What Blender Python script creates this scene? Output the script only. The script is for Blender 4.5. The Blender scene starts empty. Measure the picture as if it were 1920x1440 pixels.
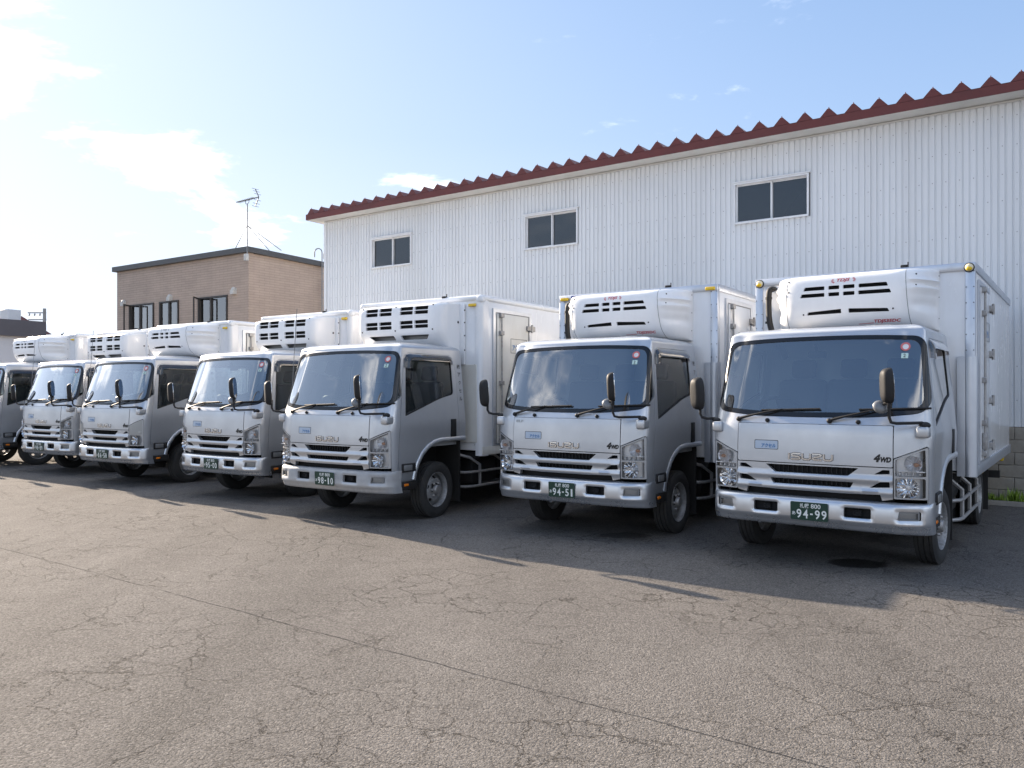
import bpy, bmesh, math, random
import numpy as np
from mathutils import Vector, Matrix
from mathutils.geometry import delaunay_2d_cdt

R = math.radians
random.seed(7)
scene = bpy.context.scene
COL = scene.collection

# ------------------------------------------------------------------ camera
CAMH = 1.635
cam_d = bpy.data.cameras.new('camera')
cam = bpy.data.objects.new('camera', cam_d)
COL.objects.link(cam)
cam.location = (0, 0, CAMH)
cam.rotation_euler = (R(90), 0, 0)
cam_d.sensor_width = 36
cam_d.lens = 1496.7 / 1920 * 36
cam_d.shift_y = 13.4 / 1920
cam_d.clip_start = 0.05
cam_d.clip_end = 3000
scene.camera = cam

# ------------------------------------------------------------------ sun, sky, exposure
SUN_AZ = R(47.0)      # left of the view axis (+Y)
SUN_EL = R(21.1)
to_sun = Vector((-math.sin(SUN_AZ) * math.cos(SUN_EL), math.cos(SUN_AZ) * math.cos(SUN_EL), math.sin(SUN_EL)))
sun_d = bpy.data.lights.new('sun', 'SUN')
sun_d.energy = 4.4
sun_d.angle = R(0.55)
sun_d.color = (1.0, 0.84, 0.67)
sun = bpy.data.objects.new('sun', sun_d)
COL.objects.link(sun)
sun.rotation_euler = to_sun.to_track_quat('Z', 'Y').to_euler()

scene.view_settings.view_transform = 'Standard'
scene.view_settings.look = 'None'
scene.view_settings.exposure = 1.55
scene.view_settings.gamma = 1.0
scene.view_settings.use_curve_mapping = False

world = bpy.data.worlds.new('World')
scene.world = world
world.use_nodes = True
wnt = world.node_tree
wnt.nodes.clear()


def nd(nt, typ, ins=None, **props):
    n = nt.nodes.new(typ)
    for k, v in props.items():
        setattr(n, k, v)
    if ins:
        for k, v in ins.items():
            if isinstance(v, bpy.types.NodeSocket):
                nt.links.new(v, n.inputs[k])
            else:
                n.inputs[k].default_value = v
    return n


def math_n(nt, op, a, b=None, c=None, clamp=False):
    n = nt.nodes.new('ShaderNodeMath')
    n.operation = op
    n.use_clamp = clamp
    for i, v in enumerate((a, b, c)):
        if v is None:
            continue
        if isinstance(v, bpy.types.NodeSocket):
            nt.links.new(v, n.inputs[i])
        else:
            n.inputs[i].default_value = v
    return n.outputs[0]


def ramp(nt, fac, stops, interp='LINEAR'):
    n = nt.nodes.new('ShaderNodeValToRGB')
    n.color_ramp.interpolation = interp
    els = n.color_ramp.elements
    while len(els) < len(stops):
        els.new(0.5)
    for e, (p, c) in zip(els, stops):
        e.position = p
        e.color = (c, c, c, 1) if isinstance(c, (int, float)) else (*c, 1)
    nt.links.new(fac, n.inputs[0])
    return n.outputs[0]


def mixc(nt, fac, a, b, blend='MIX'):
    n = nt.nodes.new('ShaderNodeMix')
    n.data_type = 'RGBA'
    n.blend_type = blend
    for s, v in ((n.inputs[0], fac), (n.inputs[6], a), (n.inputs[7], b)):
        if isinstance(v, bpy.types.NodeSocket):
            nt.links.new(v, s)
        elif isinstance(v, (int, float)):
            s.default_value = v
        else:
            s.default_value = (*v, 1)
    return n.outputs[2]


SEED = 31.0
CSX, CSY = 1.86, 0.70
def build_sky():
    nt = wnt
    sky = nd(nt, 'ShaderNodeTexSky', sky_type='NISHITA')
    sky.sun_disc = False
    sky.sun_elevation = SUN_EL
    sky.sun_rotation = -SUN_AZ
    sky.altitude = 50
    sky.air_density = 1.0
    sky.dust_density = 0.6
    sky.ozone_density = 1.8
    tc = nd(nt, 'ShaderNodeTexCoord')
    d = tc.outputs['Generated']
    sep = nd(nt, 'ShaderNodeSeparateXYZ', {0: d})
    zc = math_n(nt, 'MAXIMUM', sep.outputs[2], 0.02)
    zz = math_n(nt, 'ADD', zc, 0.16)
    px = math_n(nt, 'DIVIDE', sep.outputs[0], zz)
    py = math_n(nt, 'DIVIDE', sep.outputs[1], zz)
    cmb = nd(nt, 'ShaderNodeCombineXYZ', {0: math_n(nt, 'ADD', px, CSX), 1: math_n(nt, 'ADD', py, CSY), 2: SEED})
    big = nd(nt, 'ShaderNodeTexNoise', {'Vector': cmb.outputs[0], 'Scale': 0.62, 'Detail': 2.0, 'Roughness': 0.5})
    det = nd(nt, 'ShaderNodeTexNoise', {'Vector': cmb.outputs[0], 'Scale': 1.9, 'Detail': 10.0, 'Roughness': 0.60, 'Distortion': 0.3})
    sm = math_n(nt, 'ADD', math_n(nt, 'MULTIPLY', big.outputs[0], 0.62), math_n(nt, 'MULTIPLY', det.outputs[0], 0.45))
    cl = ramp(nt, sm, [(0.552, 0.0), (0.64, 1.0)], 'EASE')
    # forward scattering: clouds seen near the sun are far brighter than those opposite it
    dot = nd(nt, 'ShaderNodeVectorMath', {0: d, 1: to_sun}, operation='DOT_PRODUCT').outputs['Value']
    fwd = math_n(nt, 'POWER', math_n(nt, 'MAXIMUM', math_n(nt, 'MULTIPLY_ADD', dot, 0.5, 0.5), 0.0), 7.0)
    lum = math_n(nt, 'MULTIPLY_ADD', fwd, 2.0, 8.0)
    shade = ramp(nt, sm, [(0.58, 1.0), (0.78, 0.62)])
    lum = math_n(nt, 'MULTIPLY', lum, shade)
    ccol = nd(nt, 'ShaderNodeVectorMath', {0: (1.0, 0.985, 0.97), 'Scale': lum}, operation='SCALE').outputs[0]
    fade = ramp(nt, sep.outputs[2], [(0.0, 0.25), (0.12, 1.0)])
    fac = math_n(nt, 'MULTIPLY', math_n(nt, 'MULTIPLY', cl, fade), 0.92)
    # compress the clear sky's brightness channel by channel, then tint it bluer
    den = nd(nt, 'ShaderNodeVectorMath', {0: sky.outputs[0], 1: (0.36, 0.36, 0.36), 2: (1.0, 1.0, 1.0)}, operation='MULTIPLY_ADD').outputs[0]
    base = nd(nt, 'ShaderNodeVectorMath', {0: sky.outputs[0], 1: den}, operation='DIVIDE').outputs[0]
    base = nd(nt, 'ShaderNodeVectorMath', {0: base, 1: (1.00, 1.22, 1.64)}, operation='MULTIPLY').outputs[0]
    # pale haze that thickens towards the horizon all round
    hz = ramp(nt, sep.outputs[2], [(0.0, 0.78), (0.10, 0.45), (0.30, 0.11), (0.6, 0.0)])
    hz = math_n(nt, 'ADD', hz, math_n(nt, 'MULTIPLY', fwd, 0.34), clamp=True)
    hlum = math_n(nt, 'MULTIPLY_ADD', fwd, 0.9, 2.9)
    hcol = nd(nt, 'ShaderNodeVectorMath', {0: (0.89, 0.955, 1.05), 'Scale': hlum}, operation='SCALE').outputs[0]
    base = mixc(nt, hz, base, hcol)
    col = mixc(nt, fac, base, ccol)
    bg = nd(nt, 'ShaderNodeBackground', {'Color': col, 'Strength': 0.12})
    out = nd(nt, 'ShaderNodeOutputWorld')
    nt.links.new(bg.outputs[0], out.inputs[0])


build_sky()

# ------------------------------------------------------------------ materials
MATS = {}


def principled(name, color, rough=0.5, metal=0.0, coat=0.0, spec=0.5, emit=None, alpha=None):
    m = bpy.data.materials.new(name)
    m.use_nodes = True
    b = m.node_tree.nodes['Principled BSDF']
    b.inputs['Base Color'].default_value = (*color, 1)
    b.inputs['Roughness'].default_value = rough
    b.inputs['Metallic'].default_value = metal
    b.inputs['Coat Weight'].default_value = coat
    b.inputs['Coat Roughness'].default_value = 0.06
    b.inputs['Specular IOR Level'].default_value = spec
    MATS[name] = m
    return m


def worn(name, color, rough, metal, coat, dirt_col, dirt=0.25, scale=3.0, streak=True, low=None):
    """painted surface with faint mottling, vertical rain streaks and road film"""
    m = principled(name, color, rough, metal, coat)
    nt = m.node_tree
    b = nt.nodes['Principled BSDF']
    tc = nd(nt, 'ShaderNodeTexCoord')
    oi = nd(nt, 'ShaderNodeObjectInfo')
    off = nd(nt, 'ShaderNodeVectorMath', {0: tc.outputs['Object'], 1: oi.outputs['Location']}, operation='ADD').outputs[0]
    mp = nd(nt, 'ShaderNodeMapping', {'Vector': off, 'Scale': (1.0, 1.0, 0.22) if streak else (1, 1, 1)})
    n1 = nd(nt, 'ShaderNodeTexNoise', {'Vector': mp.outputs[0], 'Scale': scale * 4, 'Detail': 5.0, 'Roughness': 0.65})
    n2 = nd(nt, 'ShaderNodeTexNoise', {'Vector': off, 'Scale': scale, 'Detail': 6.0, 'Roughness': 0.6})
    s = math_n(nt, 'MULTIPLY_ADD', n1.outputs[0], 0.5, math_n(nt, 'MULTIPLY', n2.outputs[0], 0.5))
    f = ramp(nt, s, [(0.44, 0.0), (0.70, 1.0)])
    f = math_n(nt, 'MULTIPLY', f, dirt)
    if low:
        sp = nd(nt, 'ShaderNodeSeparateXYZ', {0: tc.outputs['Object']})
        lo = nd(nt, 'ShaderNodeMapRange', {0: sp.outputs[2], 1: low[0], 2: low[1], 3: 1.0, 4: 0.0}).outputs[0]
        lo = math_n(nt, 'MULTIPLY', lo, math_n(nt, 'MULTIPLY', n2.outputs[0], low[2]))
        f = math_n(nt, 'MAXIMUM', f, lo, clamp=True)
    nt.links.new(mixc(nt, f, color, dirt_col), b.inputs['Base Color'])
    nt.links.new(math_n(nt, 'MULTIPLY_ADD', f, 0.45, rough), b.inputs['Roughness'])
    if metal:
        nt.links.new(math_n(nt, 'MULTIPLY_ADD', f, -metal, metal), b.inputs['Metallic'])
    return m


def thin_glass(name, tint, refl=1.0, ior=1.55, rough=0.0, dusty=0.0):
    m = bpy.data.materials.new(name)
    m.use_nodes = True
    nt = m.node_tree
    nt.nodes.clear()
    tr = nd(nt, 'ShaderNodeBsdfTransparent', {'Color': (*tint, 1)})
    gl = nd(nt, 'ShaderNodeBsdfGlossy', {'Color': (1, 1, 1, 1), 'Roughness': rough})
    fr = nd(nt, 'ShaderNodeFresnel', {'IOR': ior})
    fac = math_n(nt, 'MULTIPLY', fr.outputs[0], refl, clamp=True)
    mx = nd(nt, 'ShaderNodeMixShader', {0: fac, 1: tr.outputs[0], 2: gl.outputs[0]})
    last = mx.outputs[0]
    if dusty:
        df = nd(nt, 'ShaderNodeBsdfDiffuse', {'Color': (0.42, 0.42, 0.40, 1)})
        tc = nd(nt, 'ShaderNodeTexCoord')
        n1 = nd(nt, 'ShaderNodeTexNoise', {'Vector': tc.outputs['Object'], 'Scale': 5.0, 'Detail': 6.0, 'Roughness': 0.7})
        f = math_n(nt, 'MULTIPLY', n1.outputs[0], dusty)
        last = nd(nt, 'ShaderNodeMixShader', {0: f, 1: last, 2: df.outputs[0]}).outputs[0]
    o = nd(nt, 'ShaderNodeOutputMaterial')
    nt.links.new(last, o.inputs[0])
    MATS[name] = m
    return m


worn('silver_paint', (0.62, 0.645, 0.68), 0.26, 0.88, 0.5, (0.26, 0.25, 0.235), 0.20, 2.2, low=(0.85, 0.40, 0.5))
worn('silver_scuffed', (0.58, 0.60, 0.62), 0.38, 0.7, 0.1, (0.22, 0.21, 0.20), 0.5, 3.2, low=(0.56, 0.42, 1.1))
worn('white_panel', (0.84, 0.845, 0.85), 0.22, 0.0, 0.25, (0.52, 0.48, 0.42), 0.22, 1.6)
worn('white_unit', (0.87, 0.87, 0.87), 0.28, 0.0, 0.2, (0.50, 0.49, 0.46), 0.14, 2.0)
worn('cream_door', (0.74, 0.72, 0.66), 0.3, 0.0, 0.1, (0.42, 0.36, 0.27), 0.3, 2.0)
worn('aluminium', (0.60, 0.63, 0.68), 0.36, 0.85, 0.0, (0.30, 0.29, 0.28), 0.2, 3.0)
worn('old_steel', (0.42, 0.41, 0.40), 0.48, 0.7, 0.0, (0.17, 0.13, 0.10), 0.5, 6.0, streak=False)
worn('wheel_paint', (0.36, 0.36, 0.36), 0.5, 0.5, 0.0, (0.12, 0.105, 0.09), 0.7, 9.0, streak=False)
principled('chrome', (0.80, 0.81, 0.83), 0.10, 1.0)
principled('lamp_silver', (0.80, 0.81, 0.83), 0.30, 0.45)
principled('grey_trim', (0.20, 0.205, 0.21), 0.4, 0.3)
principled('lamp_trim', (0.42, 0.425, 0.43), 0.35, 0.4)
principled('black_plastic', (0.016, 0.016, 0.017), 0.58, spec=0.35)
principled('black_gloss', (0.010, 0.010, 0.011), 0.18)
principled('dark_fin', (0.012, 0.012, 0.012), 0.6)
principled('lamp_grey', (0.30, 0.305, 0.31), 0.3, 0.5)
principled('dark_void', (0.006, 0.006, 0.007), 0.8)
worn('tyre_rubber', (0.022, 0.022, 0.022), 0.75, 0.0, 0.0, (0.07, 0.065, 0.058), 0.6, 7.0, streak=False)
principled('chassis_black', (0.016, 0.015, 0.014), 0.6)
principled('interior_dark', (0.055, 0.057, 0.060), 0.75)
principled('interior_grey', (0.40, 0.41, 0.41), 0.8)
principled('seat_cloth', (0.045, 0.048, 0.058), 0.9)
principled('amber', (0.75, 0.20, 0.01), 0.25)
principled('amber_bulb', (0.62, 0.33, 0.20), 0.3)
principled('yellow_lens', (0.78, 0.50, 0.015), 0.25, coat=0.4)
principled('clear_dome', (0.75, 0.66, 0.45), 0.15, coat=0.5)
principled('red_print', (0.55, 0.015, 0.03), 0.35)
principled('blue_print', (0.012, 0.16, 0.42), 0.35)
principled('navy_print', (0.01, 0.03, 0.22), 0.35)
principled('black_print', (0.008, 0.008, 0.009), 0.35)
principled('grey_print', (0.33, 0.34, 0.34), 0.35, 0.5)
principled('badge_plate', (0.44, 0.52, 0.62), 0.3)
principled('plate_green', (0.008, 0.042, 0.028), 0.38)
principled('plate_white', (0.78, 0.80, 0.76), 0.5)
principled('sticker_white', (0.78, 0.76, 0.76), 0.5)
principled('sticker_red', (0.62, 0.16, 0.16), 0.5)
principled('sticker_green', (0.55, 0.72, 0.66), 0.5)
thin_glass('windscreen_glass', (0.78, 0.87, 0.88), 5.2, 1.55, 0.0, 0.02)
thin_glass('side_glass', (0.50, 0.56, 0.54), 1.6, 1.5, 0.0, 0.02)
thin_glass('lamp_glass', (0.93, 0.94, 0.95), 1.0, 1.45, 0.03, 0.10)
thin_glass('smoked_visor', (0.26, 0.21, 0.19), 1.8, 1.5, 0.05, 0.12)

# ------------------------------------------------------------------ mesh helpers


def densify(pts, step, closed=True):
    out = []
    n = len(pts)
    for i in range(n if closed else n - 1):
        a, b = pts[i], pts[(i + 1) % n]
        k = max(1, int(math.ceil(math.hypot(b[0] - a[0], b[1] - a[1]) / step)))
        for j in range(k):
            t = j / k
            out.append((a[0] + (b[0] - a[0]) * t, a[1] + (b[1] - a[1]) * t))
    if not closed:
        out.append(tuple(pts[-1]))
    return out


def rpoly(pts, r, n=4):
    """fillet the corners of a polygon (r may be a list)"""
    out = []
    m = len(pts)
    for i in range(m):
        p0, p, p1 = Vector(pts[i - 1]), Vector(pts[i]), Vector(pts[(i + 1) % m])
        ri = r[i] if isinstance(r, (list, tuple)) else r
        a, b = (p0 - p), (p1 - p)
        d = min(ri, a.length * 0.48, b.length * 0.48)
        if d < 1e-5:
            out.append(tuple(p))
            continue
        s, e = p + a.normalized() * d, p + b.normalized() * d
        for k in range(n + 1):
            t = k / n
            q = s * (1 - t) ** 2 + p * 2 * t * (1 - t) + e * t ** 2
            out.append((q.x, q.y))
    return out


def inside(px, py, poly):
    """vectorised point in polygon"""
    poly = np.asarray(poly)
    x0, y0 = poly[:, 0], poly[:, 1]
    x1, y1 = np.roll(x0, -1), np.roll(y0, -1)
    res = np.zeros(len(px), bool)
    for a, b, c, d in zip(x0, y0, x1, y1):
        cond = (b > py) != (d > py)
        if not cond.any():
            continue
        with np.errstate(divide='ignore', invalid='ignore'):
            xi = (c - a) * (py - b) / (d - b) + a
        res ^= cond & (px < xi)
    return res


class MB:
    def __init__(self):
        self.v, self.f = [], []

    def add(self, v, f, mat=None):
        o = len(self.v)
        if mat is not None:
            v = [mat @ Vector(p) for p in v]
        self.v += [tuple(p) for p in v]
        self.f += [tuple(i + o for i in q) for q in f]
        return self

    def merge(self, other, fn=None):
        return self.add([fn(p) for p in other.v] if fn else other.v, other.f)

    def box(self, x0, x1, y0, y1, z0, z1):
        v = [(x, y, z) for x in (x0, x1) for y in (y0, y1) for z in (z0, z1)]
        f = [(0, 1, 3, 2), (4, 6, 7, 5), (0, 4, 5, 1), (2, 3, 7, 6), (0, 2, 6, 4), (1, 5, 7, 3)]
        return self.add(v, f)

    def rbox(self, x0, x1, y0, y1, z0, z1, r=0.01, seg=2):
        bm = bmesh.new()
        bmesh.ops.create_cube(bm, size=1.0)
        for p in bm.verts:
            p.co = Vector(((x0 + x1) / 2 + p.co.x * (x1 - x0), (y0 + y1) / 2 + p.co.y * (y1 - y0), (z0 + z1) / 2 + p.co.z * (z1 - z0)))
        bmesh.ops.bevel(bm, geom=bm.edges[:], offset=r, segments=seg, affect='EDGES', profile=0.5)
        bm.verts.index_update()
        self.add([p.co[:] for p in bm.verts], [[q.index for q in f.verts] for f in bm.faces])
        bm.free()
        return self

    def ellipsoid(self, c, rx, ry, rz, nu=16, nv=10, power=1.0):
        v, f = [], []
        for j in range(nv + 1):
            th = math.pi * j / nv
            for i in range(nu):
                ph = 2 * math.pi * i / nu
                def sp(t):
                    return math.copysign(abs(t) ** power, t)
                v.append((c[0] + rx * sp(math.sin(th)) * sp(math.cos(ph)), c[1] + ry * sp(math.sin(th)) * sp(math.sin(ph)), c[2] + rz * sp(math.cos(th))))
        for j in range(nv):
            for i in range(nu):
                f.append((j * nu + i, j * nu + (i + 1) % nu, (j + 1) * nu + (i + 1) % nu, (j + 1) * nu + i))
        return self.add(v, f)

    def tube(self, pts, r, n=8, cap=True):
        pts = [Vector(p) for p in pts]
        v, f = [], []
        up = None
        for i, p in enumerate(pts):
            t = (pts[min(i + 1, len(pts) - 1)] - pts[max(i - 1, 0)]).normalized()
            if up is None:
                up = t.orthogonal().normalized()
            else:
                up = (up - t * up.dot(t)).normalized()
            w = t.cross(up)
            rr = r[i] if isinstance(r, (list, tuple)) else r
            for k in range(n):
                a = 2 * math.pi * k / n
                v.append(p + (up * math.cos(a) + w * math.sin(a)) * rr)
        for i in range(len(pts) - 1):
            for k in range(n):
                f.append((i * n + k, i * n + (k + 1) % n, (i + 1) * n + (k + 1) % n, (i + 1) * n + k))
        if cap:
            f.append(tuple(range(n))[::-1])
            f.append(tuple(range((len(pts) - 1) * n, len(pts) * n)))
        return self.add(v, f)

    def lathe(self, prof, n, org=(0, 0, 0), axis='x', cap=False):
        """prof: (radius, distance along the axis)"""
        v, f = [], []
        for r, h in prof:
            for k in range(n):
                a = 2 * math.pi * k / n
                c, s = r * math.cos(a), r * math.sin(a)
                p = {'x': (h, c, s), 'y': (c, h, s), 'z': (c, s, h)}[axis]
                v.append((p[0] + org[0], p[1] + org[1], p[2] + org[2]))
        for i in range(len(prof) - 1):
            for k in range(n):
                f.append((i * n + k, i * n + (k + 1) % n, (i + 1) * n + (k + 1) % n, (i + 1) * n + k))
        if cap:
            f.append(tuple(range(n)))
            f.append(tuple(range((len(prof) - 1) * n, len(prof) * n)))
        return self.add(v, f)

    def prism(self, pts, fn, d0, d1):
        """2D outline -> closed prism; fn(u, v, d) -> 3D"""
        n = len(pts)
        v = [fn(p[0], p[1], d0) for p in pts] + [fn(p[0], p[1], d1) for p in pts]
        f = [tuple(range(n)), tuple(range(2 * n - 1, n - 1, -1))]
        f += [(i, (i + 1) % n, n + (i + 1) % n, n + i) for i in range(n)]
        return self.add(v, f)

    def patch(self, outer, holes, fmap, step=0.04, rim=0.0, rimdir=None, edge=None):
        """a curved sheet: outline and holes in 2D, mapped by fmap(u, v, off); rim turns its edges inward"""
        es = edge or step
        loops = [densify(outer, es)] + [densify(h, es) for h in holes]
        P, E = [], []
        for lp in loops:
            o = len(P)
            P += lp
            E += [(o + i, o + (i + 1) % len(lp)) for i in range(len(lp))]
        A = np.asarray(loops[0])
        u = np.arange(A[:, 0].min() + step / 2, A[:, 0].max(), step)
        w = np.arange(A[:, 1].min() + step / 2, A[:, 1].max(), step)
        if len(u) and len(w):
            U, W_ = [q.ravel() for q in np.meshgrid(u, w)]
            ok = inside(U, W_, loops[0])
            for h in loops[1:]:
                ok &= ~inside(U, W_, h)
            U, W_ = U[ok], W_[ok]
            B = np.asarray(P)
            if len(U):
                dm = np.full(len(U), 1e9)
                for k in range(0, len(B), 200):
                    dd = (U[:, None] - B[None, k:k + 200, 0]) ** 2 + (W_[:, None] - B[None, k:k + 200, 1]) ** 2
                    dm = np.minimum(dm, dd.min(1))
                keep = dm > (0.42 * es) ** 2
                P = P + list(zip(U[keep].tolist(), W_[keep].tolist()))
        vs, _, fs, _, _, _ = delaunay_2d_cdt([Vector(p) for p in P], E, [], 0, 1e-7)
        C = np.array([[sum(vs[i].x for i in t) / 3, sum(vs[i].y for i in t) / 3] for t in fs])
        ok = inside(C[:, 0], C[:, 1], loops[0])
        for h in loops[1:]:
            ok &= ~inside(C[:, 0], C[:, 1], h)
        tris = [tuple(t) for t, k in zip(fs, ok) if k]
        used = sorted({i for t in tris for i in t})
        idx = {q: i for i, q in enumerate(used)}
        uv = [(vs[q].x, vs[q].y) for q in used]
        tris = [tuple(idx[i] for i in t) for t in tris]
        v3 = [fmap(a, b, 0.0) for a, b in uv]
        if rim:
            cnt = {}
            for t in tris:
                for k in range(3):
                    a, b = t[k], t[(k + 1) % 3]
                    cnt[(a, b)] = cnt.get((a, b), 0) + 1
            bd = [e for e in cnt if (e[1], e[0]) not in cnt]
            new = {}
            for a, b in bd:
                for q in (a, b):
                    if q not in new:
                        new[q] = len(v3)
                        if rimdir:
                            p = v3[q]
                            v3.append((p[0] + rimdir[0] * rim, p[1] + rimdir[1] * rim, p[2] + rimdir[2] * rim))
                        else:
                            v3.append(fmap(uv[q][0], uv[q][1], -rim))
                tris.append((b, a, new[a], new[b]))
        return self.add(v3, tris)

    def mesh(self, name, mat, angle=38, smooth=True):
        me = bpy.data.meshes.new(name)
        me.from_pydata(self.v, [], self.f)
        me.validate()
        bm = bmesh.new()
        bm.from_mesh(me)
        bmesh.ops.remove_doubles(bm, verts=bm.verts, dist=1e-5)
        bmesh.ops.recalc_face_normals(bm, faces=bm.faces)
        bm.to_mesh(me)
        bm.free()
        if smooth:
            me.shade_smooth()
            me.set_sharp_from_angle(angle=R(angle))
        me.materials.append(MATS[mat])
        return me


CACHE = {}


def M(key, mat, fn, angle=38, smooth=True):
    k = (key, mat)
    if k not in CACHE:
        CACHE[k] = fn().mesh(key.split(':')[0], mat, angle, smooth)
    return CACHE[k]


def tag(o, label=None, category=None, group=None, kind=None):
    for k, v in (('label', label), ('category', category), ('group', group), ('kind', kind)):
        if v:
            o[k] = v
    return o


def empty(name, loc=(0, 0, 0), rz=0.0):
    o = bpy.data.objects.new(name, None)
    o.empty_display_size = 0.3
    COL.objects.link(o)
    o.location = loc
    o.rotation_euler = (0, 0, rz)
    return o


def part(name, me, parent=None, loc=None, rot=None, sc=None, label=None):
    o = bpy.data.objects.new(name, me)
    COL.objects.link(o)
    if parent:
        o.parent = parent
    if loc:
        o.location = loc
    if rot:
        o.rotation_euler = rot
    if sc:
        o.scale = sc
    if label:
        o['label'] = label
    return o


def text2d(s, size=1.0, bold=0.0, shear=0.0, sx=1.0, res=3):
    """text as flat triangles in 2D, centred on its own box"""
    cu = bpy.data.curves.new('tmp_text', 'FONT')
    cu.body = s
    cu.size = size
    cu.offset = bold
    cu.shear = shear
    cu.resolution_u = res
    o = bpy.data.objects.new('tmp_text', cu)
    COL.objects.link(o)
    dg = bpy.context.evaluated_depsgraph_get()
    me = o.evaluated_get(dg).to_mesh()
    v = [(p.co.x * sx, p.co.y) for p in me.vertices]
    f = [tuple(q.vertices) for q in me.polygons]
    o.evaluated_get(dg).to_mesh_clear()
    bpy.data.objects.remove(o)
    bpy.data.curves.remove(cu)
    if not v:
        return [], []
    xs, ys = [p[0] for p in v], [p[1] for p in v]
    cx, cy = (min(xs) + max(xs)) / 2, (min(ys) + max(ys)) / 2
    return [(x - cx, y - cy) for x, y in v], f


def fit_text(s, w=None, h=None, **k):
    v, f = text2d(s, 1.0, **k)
    if not v:
        return v, f
    W_ = max(p[0] for p in v) - min(p[0] for p in v)
    H_ = max(p[1] for p in v) - min(p[1] for p in v)
    sx = (w / W_) if w else h / H_
    sy = (h / H_) if h else sx
    return [(x * sx, y * sy) for x, y in v], f


def stroke(polys, w):
    """polylines -> list of closed outlines with mitred joints"""
    outs = []
    for pl in polys:
        P = [Vector(p) for p in pl]
        Lp, Rp = [], []
        for i, p in enumerate(P):
            a = (p - P[i - 1]).normalized() if i > 0 else (P[1] - p).normalized()
            b = (P[i + 1] - p).normalized() if i < len(P) - 1 else a
            t = (a + b).normalized()
            n = Vector((-t.y, t.x))
            k = 1 / max(0.5, n.dot(Vector((-a.y, a.x))))
            Lp.append(p + n * w / 2 * k)
            Rp.append(p - n * w / 2 * k)
        outs.append((Lp, Rp))
    return outs


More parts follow.
